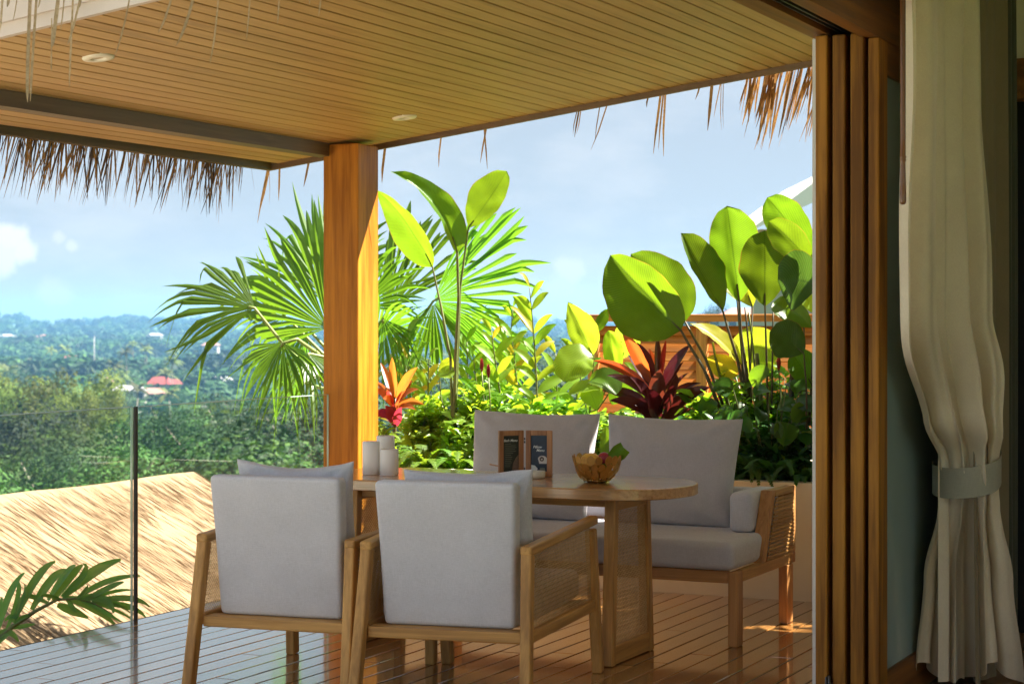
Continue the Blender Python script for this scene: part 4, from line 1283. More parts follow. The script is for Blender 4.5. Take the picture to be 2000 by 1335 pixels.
def leaf_mesh(m, mid, width, normal, prof=prof_oval, fold=0.25, roll=0.0, ripple=0.0, wl=1.0, wr=1.0, m_across=4, seed=0, curl=0.0):
    """blade along mid; halves rise by 'fold', edge ripples; wl / wr scale the two halves"""
    n = len(mid) - 1
    vs = []; uv = []; fs = []
    L = sum((mid[i + 1] - mid[i]).length for i in range(n))
    for i, p in enumerate(mid):
        t = i / n
        tg = (mid[min(n, i + 1)] - mid[max(0, i - 1)]).normalized()
        sd = tg.cross(normal).normalized()
        nr = sd.cross(tg).normalized()
        if roll:
            q = Matrix.Rotation(roll, 3, tg); sd = q @ sd; nr = q @ nr
        w = width / 2 * prof(t)
        for j in range(-m_across, m_across + 1):
            a = j / m_across
            ww = w * (wl if a < 0 else wr)
            rip = ripple * width * (math.sin(t * 17 + seed * 3 + (2 if a < 0 else 0)) + .7 * math.sin(t * 31 + seed * 5 + 4 * a)) * abs(a) ** 2 * 0.5
            if ripple: ww = ww * (1 + .07 * abs(a) * mnoise.noise(Vector((t * 7 + seed * 9, 2 if a < 0 else 5, seed)))); rip += .10 * w * mnoise.noise(Vector((t * 3.1 + seed * 4, a * 1.6, seed)))
            up = fold * ww * abs(a) - curl * ww * a * a + rip
            vs.append(p + sd * (ww * a) + nr * up)
            uv.append((0.5 + a * 0.5, t * L * 3))
    W = 2 * m_across + 1
    for i in range(n):
        for j in range(W - 1):
            a = i * W + j
            fs.append((a, a + 1, a + 1 + W, a + W))
    m.add(vs, fs, uv, True)
    return m

def px_leaf(t, base, tip, wpx, mat, y0, y1=None, ctrl=None, prof=prof_oval, fold=0.25, roll=0.0, ripple=0.02, wl=1, wr=1, curl=0.0, tilt=0.25, n=20, petiole=None, pr=0.006, pmat=None, seed=None):
    """big leaf given by its base and tip; depths y0 / y1 metres behind the terrace edge"""
    if y1 is None: y1 = y0
    o = Vector(t.location)
    B = Y(*base, y0); T = Y(*tip, y1)
    if ctrl is None: C = (B + T) / 2 + Vector((0, 0, 0.03))
    else: C = Y(*ctrl, (y0 + y1) / 2)
    mid = [q - o for q in curve3(B, C, T, n)]
    w = wpx * y0 / cs / F
    nrm = (-VIEW + Vector((0, 0, tilt))).normalized()
    m = MB()
    leaf_mesh(m, mid, w, nrm, prof, fold, roll, ripple, wl, wr, seed=seed if seed is not None else rnd.random() * 6, curl=curl, m_across=6)
    lf = m.build('leaf', mat, t)
    if petiole:
        pts = [Y(*q[:2], q[2]) - o for q in petiole] + [B - o, mid[3]]
        sm = []
        for i in range(len(pts) - 1):
            for k in range(4): sm.append(pts[i].lerp(pts[i + 1], k / 4))
        sm.append(pts[-1])
        rr = [pr * (1.25 - 0.75 * i / len(sm)) for i in range(len(sm))]
        MB().tube(sm, rr, 7).build('petiole', pmat or MT['stem_dark'], t)
    return lf

# fan palm behind the post
def fan(t, hub, tip, y0, y1, half, nseg, mat, left=None, right=None, roll=0.0, droop=0.35, joined=0.42, seed=0, petiole=None, breaks=0.12, shrink=0.25):
    """pleated fan leaf: hub and tip of its central segment in photograph pixels"""
    r = random.Random(seed)
    o = Vector(t.location)
    H = Y(*hub, y0); T = Y(*tip, y1)
    U = T - H; L = U.length; U.normalize()
    V = U.cross(-VIEW).normalized()
    Nn = V.cross(U).normalized()
    q = Matrix.Rotation(roll, 3, U); V = q @ V; Nn = q @ Nn
    a0 = -R(left if left is not None else half); a1 = R(right if right is not None else half)
    m = MB()
    da = (a1 - a0) / nseg
    for i in range(nseg):
        a = a0 + (i + 0.5) * da + r.gauss(0, .16) * abs(da)
        k = abs(a) / max(abs(a0), abs(a1))
        Ls = L * (1 - shrink * k * k) * r.uniform(0.80, 1.08)
        jn = min(.86, joined * 1.22 * r.uniform(0.9, 1.12))
        dz = (droop + .10) * r.uniform(0.3, 2.3)
        snap = r.random() < breaks
        tsn = r.uniform(0.55, 0.8)
        ts = [0.03, 0.18, 0.34, jn + .02, jn + (1 - jn) * .35, jn + (1 - jn) * .65, jn + (1 - jn) * .85, 1.0]
        tw = r.uniform(-0.7, 0.7); sw = r.gauss(0, .16)
        rows = []
        for tt in ts:
            D = U * math.cos(a) + V * math.sin(a)
            S = -U * math.sin(a) + V * math.cos(a)
            dist = tt * Ls
            p = H + D * dist + S * (sw * L * max(0, tt - .4) ** 2)
            # the whole blade cups back, the free tips sag
            p += Nn * (-0.16 * L * (tt * k) ** 2)
            if tt > 0.45: p.z -= dz * Ls * (tt - 0.45) ** 2 * 1.3
            if snap and tt > tsn:
                p.z -= (tt - tsn) * Ls * 0.95; p -= D * (tt - tsn) * Ls * 0.55
            hw_full = abs(da) / 2 * dist
            if tt <= jn: hw = hw_full
            else:
                f = (tt - jn) / (1 - jn)
                hw = abs(da) / 2 * jn * Ls * (1 - f ** 1.7) * 1.0 + 0.0005
            ridge = 0.34 * hw
            S2 = S + Nn * tw * max(0, tt - jn) * 2
            rows.append((p - S2 * hw - Nn * ridge * 0.5, p + Nn * ridge * 0.5, p + S2 * hw - Nn * ridge * 0.5))
        vs = [q - o for row in rows for q in row]
        fs = []
        for j in range(len(ts) - 1):
            b = 3 * j
            fs += [(b, b + 1, b + 4, b + 3), (b + 1, b + 2, b + 5, b + 4)]
        m.add(vs, fs, [(0.5, 0.5)] * len(vs), False)
    f = m.build('frond', mat, t)
    if petiole:
        pts = [Y(*q[:2], q[2]) - o for q in petiole] + [H - o]
        c = []
        for i in range(len(pts) - 1):
            for k in range(5): c.append(pts[i].lerp(pts[i + 1], k / 5))
        c.append(pts[-1]); c.append(H - o + U * 0.06 * L)
        MB().tube(c, [0.017 - 0.010 * i / len(c) for i in range(len(c))], 7).build('petiole', MT['palm_stalk'], t)
    return f

def build_fan_palm():
    base = Y(690, 632, 11.2); base.z = -0.25
    t = thing('fan_palm', 'big fan palm with drooping pleated fronds behind the teak post', 'palm', base)
    o = base
    m = MB()
    pts = [Vector((0, 0, -3.0)), Vector((0.02, 0, 0)), Vector((0.0, 0.03, 0.6)), Vector((0.03, 0.0, 1.05))]
    m.tube(pts, [.10, .09, .08, .06], 12)
    m.build('trunk', MT['trunk'], t)
    c = (678, 775, 11.2)
    A = MT['palm']
    fan(t, (497, 601), (300, 560), 10.35, 10.1, 70, 22, A, left=58, right=62, roll=R(24), droop=.42, joined=.50, seed=1, petiole=[c, (600, 720, 10.7), (545, 662, 10.45)], breaks=.36)
    fan(t, (640, 640), (500, 420), 10.75, 10.9, 70, 24, A, left=72, right=55, roll=R(-12), droop=.20, joined=.5, seed=2, petiole=[c, (668, 700, 10.9)], breaks=.06)
    fan(t, (552, 670), (490, 800), 10.25, 10.1, 80, 22, A, left=95, right=70, roll=R(25), droop=.5, joined=.36, seed=3, petiole=[c, (620, 690, 10.6), (580, 662, 10.3)], breaks=.22)
    fan(t, (602, 690), (622, 815), 10.45, 10.2, 75, 22, A, left=65, right=75, roll=R(-20), droop=.45, joined=.36, seed=4, petiole=[c, (645, 700, 10.6)], breaks=.12)
    fan(t, (655, 600), (605, 345), 11.1, 11.3, 45, 17, A, left=48, right=40, roll=R(16), droop=.12, joined=.42, seed=12, petiole=[c, (665, 680, 11.2)], breaks=.04)
    fan(t, (560, 620), (440, 520), 10.9, 10.9, 60, 18, A, left=55, right=45, roll=R(-25), droop=.3, joined=.4, seed=15, petiole=[c, (640, 700, 10.9)], breaks=.12)
    fan(t, (700, 600), (775, 440), 10.9, 10.9, 60, 20, A, left=45, right=78, roll=R(26), droop=.30, joined=.45, seed=5, petiole=[c, (690, 690, 11.0)], breaks=.08)
    fan(t, (752, 615), (862, 405), 11.3, 11.5, 50, 20, A, left=40, right=30, roll=R(-25), droop=.04, joined=.70, seed=6, petiole=[c, (715, 690, 11.2)], breaks=.02, shrink=.1)
    fan(t, (846, 588), (1052, 468), 10.9, 10.75, 95, 30, A, left=42, right=66, roll=R(-20), droop=.14, joined=.66, seed=7, petiole=[c, (760, 700, 11.1), (815, 632, 10.95)], breaks=.14, shrink=.25)
    fan(t, (846, 592), (862, 725), 10.92, 10.85, 60, 18, A, left=66, right=66, roll=R(14), droop=.2, joined=.55, seed=8, breaks=.06)
    fan(t, (748, 622), (755, 770), 10.6, 10.5, 60, 20, A, left=60, right=62, roll=R(30), droop=.45, joined=.36, seed=9, petiole=[c, (715, 665, 10.9)], breaks=.2)
    fan(t, (600, 640), (520, 700), 11.0, 11.0, 70, 20, A, left=70, right=60, roll=R(18), droop=.4, joined=.42, seed=16, petiole=[c, (655, 700, 11.1)], breaks=.12)
    fan(t, (660, 560), (700, 395), 11.4, 11.6, 60, 20, A, left=50, right=50, roll=R(-14), droop=.12, joined=.5, seed=17, petiole=[c], breaks=.03)
    fan(t, (735, 655), (800, 560), 10.75, 10.6, 60, 18, A, left=50, right=65, roll=R(30), droop=.45, joined=.4, seed=18, petiole=[c], breaks=.1)
    fan(t, (590, 745), (520, 760), 11.3, 11.3, 70, 18, A, left=70, right=60, roll=R(10), droop=.4, seed=19, petiole=[c], breaks=.1)
    fan(t, (800, 690), (830, 780), 10.9, 10.8, 60, 18, A, left=60, right=60, roll=R(-12), droop=.3, seed=20, petiole=[c], breaks=.1)
    fan(t, (905, 660), (985, 640), 11.2, 11.1, 60, 18, A, left=60, right=60, roll=R(-12), droop=.3, seed=22, petiole=[c, (850, 740, 11.2)], breaks=.1)
    # low fronds that fill in behind the planter
    fan(t, (720, 760), (640, 720), 11.5, 11.6, 60, 26, A, roll=R(15), droop=.3, seed=10)
    fan(t, (760, 745), (850, 690), 11.6, 11.7, 60, 26, A, roll=R(-15), droop=.3, seed=11)
build_fan_palm()

def build_heliconia():
    b = Y(886, 830, 10.25); b.z = 0.55
    t = thing('heliconia', 'tall heliconia with three paddle leaves on thin stems right of the post', 'plant', b)
    H = MT['helic']
    px_leaf(t, (845, 522), (737, 372), 74, H, 10.3, 10.15, ctrl=(800, 430), prof=prof_tip, fold=.2, roll=R(-38), ripple=.015, wl=1.15, wr=.75, tilt=.1,
            petiole=[(884, 835, 10.25), (880, 700, 10.25), (862, 600, 10.28), (852, 555, 10.3)], pr=.0075, pmat=MT['stem'])
    px_leaf(t, (893, 494), (764, 335), 60, H, 10.25, 10.05, ctrl=(868, 385), prof=prof_tip, fold=.75, roll=R(28), ripple=.06, tilt=.5,
            petiole=[(887, 835, 10.25), (890, 700, 10.25), (896, 580, 10.25)], pr=.011, pmat=MT['stem'])
    px_leaf(t, (915, 444), (990, 334), 66, H, 10.3, 10.35, ctrl=(950, 400), prof=prof_oval, fold=.15, roll=R(10), ripple=.02, wl=1.25, wr=.8, tilt=.1,
            petiole=[(889, 835, 10.28), (893, 720, 10.28), (899, 560, 10.28), (910, 480, 10.3)], pr=.008, pmat=MT['stem'])
    px_leaf(t, (858, 735), (884, 700), 34, MT['cala_lit'], 10.3, 10.3, prof=prof_oval, fold=.4, roll=R(40), petiole=[(880, 830, 10.25), (862, 780, 10.3)], pr=.004, pmat=MT['stem'])
    px_leaf(t, (857, 728), (880, 738), 40, MT['cala_lit'], 10.25, 10.2, prof=prof_oval, fold=.2, roll=R(-20))
build_heliconia()

def build_calathea():
    b = Y(1462, 830, 10.3); b.z = 0.55
    t = thing('broad_leaf_calathea', 'big clump of broad paddle leaves on long brown stalks beside the sliding doors', 'plant', b)
    G, Lt, D = MT['cala'], MT['cala_lit'], MT['cala_dark']
    k1 = (1405, 795, 10.15); k2 = (1462, 815, 10.3)
    # the large tilted leaf, folded along its midrib
    px_leaf(t, (1330, 645), (1192, 498), 150, G, 10.05, 9.95, ctrl=(1275, 590), prof=prof_big, fold=.55, roll=R(-26), ripple=.03, wl=1.0, wr=.72, tilt=.25, n=20,
            petiole=[k1, (1375, 720, 10.1), (1345, 672, 10.07)], pr=.009)
    px_leaf(t, (1338, 628), (1232, 496), 108, G, 10.22, 10.2, ctrl=(1300, 565), prof=prof_big, fold=.2, roll=R(-6), ripple=.02, wl=.55, wr=1.05, tilt=.2, n=18,
            petiole=[(1412, 790, 10.2), (1378, 700, 10.2), (1350, 650, 10.2)], pr=.008)
    px_leaf(t, (1412, 608), (1331, 455), 70, G, 10.2, 10.1, ctrl=(1368, 540), prof=prof_oval, fold=.5, roll=R(26), ripple=.04, wl=.55, wr=1.15, tilt=.2, n=18,
            petiole=[k2, (1440, 700, 10.25), (1424, 650, 10.2)], pr=.008)
    px_leaf(t, (1440, 588), (1375, 480), 62, Lt, 10.45, 10.5, ctrl=(1420, 530), prof=prof_oval, fold=.3, roll=R(20), tilt=.1, petiole=[k2, (1448, 680, 10.4)], pr=.007)
    px_leaf(t, (1444, 590), (1420, 402), 92, G, 10.3, 10.2, ctrl=(1430, 480), prof=prof_oval, fold=.25, roll=R(-10), ripple=.035, wl=.9, wr=1.15, tilt=.15, n=18,
            petiole=[k2, (1460, 740, 10.3), (1447, 650, 10.3)], pr=.009)
    px_leaf(t, (1494, 598), (1493, 450), 98, G, 10.05, 10.0, ctrl=(1494, 520), prof=prof_oval, fold=.12, roll=R(4), ripple=.02, tilt=.1, n=18,
            petiole=[(1500, 820, 10.25), (1497, 700, 10.15)], pr=.006)
    px_leaf(t, (1592, 510), (1498, 386), 74, G, 10.15, 10.0, ctrl=(1535, 425), prof=prof_oval, fold=.18, roll=R(-25), ripple=.03, tilt=.3, n=18, petiole=[(1590, 830, 10.3), (1598, 640, 10.2)], pr=.007)
    px_leaf(t, (1590, 520), (1502, 432), 60, G, 10.0, 9.9, ctrl=(1545, 465), prof=prof_oval, fold=.3, roll=R(-30), ripple=.03, tilt=.3, n=16, petiole=[(1580, 830, 10.2), (1592, 640, 10.1)], pr=.007)
    px_leaf(t, (1600, 560), (1519, 548), 112, D, 9.95, 9.9, ctrl=(1560, 540), prof=prof_oval, fold=.15, roll=R(-8), ripple=.02, tilt=.0, n=16, petiole=[(1605, 800, 10.1)], pr=.007)
    px_leaf(t, (1570, 690), (1503, 648), 76, D, 9.98, 9.9, ctrl=(1540, 662), prof=prof_oval, fold=.15, roll=R(5), ripple=.03, tilt=.2, n=14, petiole=[(1576, 850, 10.1), (1575, 760, 10.05)], pr=.005)
    px_leaf(t, (1425, 700), (1525, 700), 70, Lt, 10.5, 10.5, ctrl=(1470, 650), prof=prof_oval, fold=.3, roll=R(20), tilt=.6, n=16, petiole=[k2], pr=.006)
    px_leaf(t, (1448, 712), (1348, 632), 46, MT['yellow'], 10.35, 10.2, ctrl=(1400, 650), prof=prof_lance, fold=.4, roll=R(25), tilt=.6, n=16, ripple=.05, petiole=[k2, (1455, 770, 10.35)], pr=.005)
    px_leaf(t, (1440, 735), (1375, 700), 44, MT['yellow'], 10.35, 10.25, prof=prof_lance, fold=.4, roll=R(-25), tilt=.4, n=12)
    px_leaf(t, (1470, 600), (1435, 520), 60, Lt, 10.55, 10.6, prof=prof_oval, fold=.2, roll=R(-20), n=12, petiole=[k2], pr=.005)
    px_leaf(t, (1570, 640), (1510, 590), 60, G, 10.4, 10.4, prof=prof_oval, fold=.3, roll=R(20), n=12, petiole=[(1575, 830, 10.4)], pr=.005)
    px_leaf(t, (1585, 610), (1548, 520), 60, Lt, 10.6, 10.6, prof=prof_oval, fold=.2, roll=R(15), n=12)
    px_leaf(t, (1585, 640), (1535, 600), 40, G, 10.1, 10.1, prof=prof_oval, fold=.3, roll=R(-30), n=12)
    px_leaf(t, (1590, 760), (1545, 690), 64, G, 10.15, 10.1, prof=prof_oval, fold=.3, roll=R(12), n=12, petiole=[(1592, 850, 10.2)], pr=.005)
    px_leaf(t, (1520, 735), (1460, 700), 40, Lt, 10.6, 10.6, prof=prof_lance, fold=.3, roll=R(12), n=12)
    px_leaf(t, (1450, 770), (1485, 690), 36, MT['cala_lit'], 10.5, 10.5, prof=prof_lance, fold=.3, roll=R(-50), n=12)
    # bare stalks and sheaths
    for (a, bq, c, w, mt) in [((1480, 840), (1478, 720), (1462, 610), .007, 'stem'), ((1466, 840), (1470, 740), (1455, 600), .007, 'stem_dark'), ((1540, 900), (1545, 800), (1548, 700), .018, 'stem_dark'),
                              ((1574, 900), (1565, 780), (1556, 690), .010, 'stem_dark'), ((1488, 840), (1485, 760), (1478, 690), .015, 'stem'), ((1506, 840), (1508, 740), (1510, 610), .006, 'stem_dark'),
                              ((1425, 800), (1400, 720), (1392, 668), .009, 'stem')]:
        pts = [q - b for q in curve3(Y(*a, 10.3), Y(*bq, 10.3), Y(*c, 10.25), 8)]
        MB().tube(pts, [w * (1.2 - .5 * i / 8) for i in range(9)], 7).build('stalk', MT[mt], t)
build_calathea()

def build_heartleaf():
    b = Y(1500, 850, 10.05); b.z = 0.55
    t = thing('heart_leaf_plant', 'dark glossy heart leaved plant at the foot of the calathea stalks', 'plant', b)
    r = random.Random(77)
    for (px, py) in [(1392, 778), (1412, 800), (1432, 760), (1455, 790), (1468, 752), (1486, 800), (1502, 762), (1520, 790), (1536, 748), (1552, 782), (1566, 740), (1574, 800), (1445, 825), (1510, 830), (1540, 826), (1420, 836), (1480, 838), (1562, 842)]:
        y = r.uniform(9.95, 10.15); a = r.uniform(-2.6, -.5) if r.random() < .7 else r.uniform(0, 6.28)
        L = r.uniform(34, 52)
        px_leaf(t, (px, py), (px + L * math.cos(a) * .8, py - L * math.sin(a) * .9), L * r.uniform(.7, .95), MT['shrub_dark'] if r.random() < .6 else MT['cala'], y, y - .08, prof=prof_big, fold=.25, roll=r.uniform(-.6, .6), tilt=.7, n=10,
                petiole=[(1500 + (px - 1500) * .5, 880, 10.1)], pr=.003, pmat=MT['stem'])
build_heartleaf()

def build_alpinia():
    b = Y(1140, 830, 10.5); b.z = 0.55
    t = thing('broad_lime_plant', 'lime green plant with broad backlit leaves between the two sofa cushions', 'plant', b)
    Lt, G = MT['cala_lit'], MT['cala']
    k = (1150, 825, 10.5)
    px_leaf(t, (1158, 694), (1109, 589), 56, Lt, 10.35, 10.3, ctrl=(1132, 640), prof=prof_lance, fold=.2, roll=R(-14), wl=.9, wr=1.2, petiole=[k, (1156, 760, 10.4)], pr=.005, pmat=MT['stem'])
    px_leaf(t, (1160, 700), (1100, 745), 86, Lt, 10.25, 10.1, ctrl=(1128, 690), prof=prof_oval, fold=.25, roll=R(10), tilt=.7, petiole=[k], pr=.005, pmat=MT['stem'])
    px_leaf(t, (1205, 745), (1188, 645), 40, Lt, 10.4, 10.3, prof=prof_oval, fold=.2, roll=R(15), petiole=[k], pr=.004, pmat=MT['stem'])
    px_leaf(t, (1215, 700), (1240, 632), 56, MT['lime'], 10.55, 10.5, prof=prof_oval, fold=.3, roll=R(-18), petiole=[k], pr=.004, pmat=MT['stem'])
    px_leaf(t, (1150, 745), (1205, 770), 62, G, 10.2, 10.1, ctrl=(1175, 725), prof=prof_oval, fold=.3, roll=R(-15), tilt=.5)
    px_leaf(t, (1165, 800), (1148, 755), 46, Lt, 10.3, 10.3, prof=prof_oval, fold=.15, roll=R(5))
    px_leaf(t, (1180, 760), (1110, 770), 44, Lt, 10.35, 10.3, prof=prof_oval, fold=.4, roll=R(35), tilt=.5)
    px_leaf(t, (1162, 650), (1190, 602), 24, G, 10.45, 10.5, prof=prof_lance, fold=.4, roll=R(25), petiole=[k, (1158, 720, 10.45)], pr=.004, pmat=MT['stem'])
    px_leaf(t, (1125, 690), (1122, 630), 22, MT['lime'], 10.5, 10.5, prof=prof_lance, fold=.3, roll=R(35), petiole=[k], pr=.004, pmat=MT['stem'])
    px_leaf(t, (1180, 700), (1215, 668), 30, MT['lime'], 10.55, 10.5, prof=prof_lance, fold=.4, roll=R(-35))
    px_leaf(t, (1195, 790), (1235, 720), 44, MT['cala'], 10.4, 10.4, prof=prof_lance, fold=.3, roll=R(15))
    px_leaf(t, (1183, 905), (1184, 828), 24, MT['cala'], 9.86, 9.84, prof=prof_strap, fold=.2, roll=R(8))
build_alpinia()

def ginger(px, yb, top, y, label, leaves, lean, mat, seed, size=1.0):
    r = random.Random(seed)
    b = Y(px, yb, y); b.z = 0.55
    t = thing('ginger_plant', label, 'plant', b, 0, 'leafy ginger canes in the planter')
    A = Vector((0, 0, 0)); Tp = Y(top[0], top[1], y) - b
    C = (A + Tp) / 2 + RIGHT * lean
    spine = curve3(A, C, Tp, 16)
    MB().tube(spine, [.008 - .005 * i / 16 for i in range(17)], 7).build('cane', MT['stem'], t)
    for i in range(leaves):
        f = 0.25 + 0.75 * i / (leaves - 1)
        p = spine[min(16, int(f * 16))]
        s = 1 if i % 2 else -1
        L = r.uniform(.17, .26) * size * (1.0 - .3 * (f > .85))
        up = 0.35 + 0.9 * f + r.uniform(-.2, .2)
        dirv = (RIGHT * s * r.uniform(.6, 1.0) + VIEW * r.uniform(-.5, .5) + Vector((0, 0, up))).normalized()
        tip = p + dirv * L
        c = p + dirv * L * .5 + Vector((0, 0, .03))
        tip.z -= .03
        m = MB()
        leaf_mesh(m, curve3(p, c, tip, 8), L * r.uniform(.22, .30), (-VIEW + Vector((0, 0, .6)) + RIGHT * r.uniform(-.5, .5)).normalized(), prof_lance, .3, r.uniform(-.6, .6), .02, m_across=2, seed=i)
        m.build('leaf', MT['yellow'] if r.random() < .13 else mat, t)
ginger(1052, 835, (1034, 560), 10.3, 'tall yellowing ginger cane rising over the menu stand', 19, .03, MT['lime'], 21)
ginger(1010, 830, (960, 645), 10.45, 'lime ginger cane with narrow leaves left of the tall yellowing one', 15, -.03, MT['lime'], 22, .95)
ginger(1030, 830, (1000, 660), 10.55, 'lime ginger cane standing close behind the tall yellowing one', 13, .0, MT['lime'], 23)
ginger(1085, 830, (1085, 690), 10.5, 'short lime ginger cane right of the tall yellowing one', 11, .02, MT['lime'], 24)
ginger(960, 830, (925, 700), 10.4, 'short green ginger cane right of the heliconia stems', 11, -.02, MT['shrub'], 25, .9)

ginger(800, 830, (796, 655), 10.6, 'green ginger cane behind the orange ti plant', 14, .02, MT['shrub'], 26)
ginger(840, 830, (838, 700), 10.4, 'lime ginger cane left of the heliconia stems', 12, -.02, MT['lime'], 27, .9)
ginger(908, 830, (912, 668), 10.7, 'green ginger cane close behind the heliconia stems', 14, .02, MT['shrub'], 28)
ginger(1125, 830, (1128, 640), 10.7, 'green ginger cane in front of the left end of the fence', 14, .0, MT['shrub'], 29)
ginger(1245, 830, (1252, 700), 10.55, 'lime ginger cane between the scarlet ti leaves and the lime plant', 11, .0, MT['lime'], 30, .9)
ginger(985, 830, (1002, 600), 10.75, 'tall slim lime ginger cane far behind the menu stand', 16, -.02, MT['lime'], 33, .9)

def ti_plant(label, base, y, leaves, mats, stem_top, width, seed, cat='plant', name='ti_plant'):
    """rosette of strap leaves; each leaf: (base px, tip px, material index, width px, depth shift)"""
    b = Y(*base, y); b.z = 0.55
    t = thing(name, label, cat, b)
    top = Y(*stem_top, y) - b
    MB().tube([Vector((0, 0, 0)), top * .5, top], [.014, .012, .010], 8).build('stem', MT['stem_dark'], t)
    r = random.Random(seed)
    for (bp, tp, mi, w, dy) in leaves:
        B = Y(*bp, y); T = Y(*tp, y + dy)
        C = (B + T) / 2 + Vector((0, 0, .02 + .15 * abs((T - B).dot(RIGHT)))) + VIEW * dy * .1
        m = MB()
        leaf_mesh(m, [q - b for q in curve3(B, C, T, 12)], w * y / cs / F, (-VIEW + Vector((0, 0, .5)) + RIGHT * r.uniform(-.3, .3)).normalized(), prof_strap if mi != 9 else prof_lance, .35, r.uniform(-.5, .5), .02, m_across=3, seed=r.random() * 6)
        m.build('leaf', mats[mi], t)
    return t
c = (1282, 800)
ti_plant('dark maroon ti plant with two scarlet leaves in front of the fence', (1282, 840), 10.15, [
    ((1270, 745), (1213, 642), 1, 25, -.1), ((1268, 758), (1158, 704), 1, 17, .0), ((1262, 772), (1160, 722), 0, 14, .1), ((1265, 775), (1185, 733), 0, 20, -.15),
    ((1272, 800), (1175, 762), 0, 24, .0), ((1275, 810), (1190, 782), 0, 22, -.15), ((1285, 735), (1284, 655), 0, 13, .1), ((1290, 740), (1301, 663), 1, 10, .1),
    ((1294, 755), (1350, 672), 0, 24, .0), ((1292, 770), (1335, 706), 0, 12, .1), ((1296, 785), (1346, 727), 0, 12, -.1), ((1298, 790), (1370, 748), 0, 20, .05),
    ((1298, 808), (1389, 756), 0, 24, .0), ((1272, 768), (1226, 692), 0, 20, .15), ((1278, 760), (1244, 668), 0, 30, .05), ((1280, 755), (1268, 680), 1, 22, .12),
    ((1278, 800), (1230, 735), 0, 26, -.2), ((1290, 800), (1322, 730), 0, 34, -.2), ((1284, 790), (1290, 720), 0, 36, -.1), ((1280, 815), (1215, 805), 0, 22, .1),
    ((1295, 820), (1350, 800), 0, 22, -.1), ((1285, 815), (1262, 760), 0, 34, -.25), ((1290, 818), (1312, 770), 0, 36, -.22), ((1278, 820), (1240, 790), 0, 26, -.1)],
    [MT['ti_red'], MT['ti_lit']], (1284, 735), 20, 31)
ti_plant('orange-red ti plant beside the teak post', (771, 850), 9.98, [
    ((771, 776), (766, 697), 0, 20, -.02), ((768, 778), (743, 707), 1, 15, .08), ((776, 778), (816, 717), 0, 21, -.05), ((765, 792), (729, 759), 0, 20, -.08),
    ((764, 812), (729, 812), 2, 19, -.1), ((779, 785), (818, 760), 0, 18, .05), ((778, 792), (828, 790), 1, 15, .05), ((775, 800), (812, 800), 1, 16, -.05),
    ((768, 790), (748, 778), 1, 18, -.15), ((770, 800), (757, 762), 2, 16, -.1), ((774, 800), (792, 764), 0, 20, -.12), ((770, 826), (752, 792), 2, 20, -.1),
    ((773, 830), (786, 795), 2, 18, -.1), ((771, 832), (740, 800), 2, 16, .05), ((769, 790), (733, 745), 1, 12, .12), ((776, 790), (806, 742), 1, 14, .1)],
    [MT['ti_orange'], MT['ti_orange'], MT['ti_pink']], (771, 775), 20, 32)

# small leafed shrubs and ferns that fill the planter
def shrub(name, label, px, py, y, rw, rh, n, L, mat, grp, seed, up=0.5, cat='shrub', tall=0.0):
    r = random.Random(seed)
    c = Y(px, py, y)
    t = thing(name, label, cat, Vector((c.x, c.y, 0.55)), 0, grp)
    o = Vector((c.x, c.y, 0.55))
    m = MB(); st = MB()
    nst = max(5, n // 26)
    H = max(0.12, c.z - 0.55)
    k = 0
    for s in range(nst):
        a = r.uniform(0, 6.28); rad = rw * math.sqrt(r.random())
        tip = Vector((rad * math.cos(a), rad * math.sin(a) * .8, H * r.uniform(.55, 1.0) + rh * r.uniform(.2, 1.0) * (1 - (rad / rw) ** 2 * .6)))
        root = Vector((tip.x * .3, tip.y * .3, 0))
        mid = (root + tip) / 2 + Vector((r.gauss(0, .03), r.gauss(0, .03), .05))
        sp = curve3(root, mid, tip, 8)
        st.tube(sp, [.0045 - .003 * i / 8 for i in range(9)], 5)
        for j in range(n // nst):
            f = r.uniform(.25, 1.0)
            p = sp[min(8, int(f * 8.99))] + Vector((r.gauss(0, .012), r.gauss(0, .012), r.gauss(0, .012)))
            an = r.uniform(0, 6.28)
            d = Vector((math.cos(an), math.sin(an), up + r.gauss(0, .35))).normalized()
            l = L * r.uniform(.6, 1.25)
            tp = p + d * l; tp.z -= l * .25
            md = (p + tp) / 2 + Vector((0, 0, l * .15))
            leaf_mesh(m, [p, p.lerp(md, .6), md.lerp(tp, .3), tp], l * r.uniform(.32, .5), Vector((r.gauss(0, .4), r.gauss(0, .4) - .3, 1)).normalized(), lambda q: math.sin(math.pi * (0.06 + .94 * q) ** .8) if q < 1 else .02, .25, 0, 0, m_across=1)
    st.build('stems', MT['stem'], t)
    m.build('foliage', mat, t)
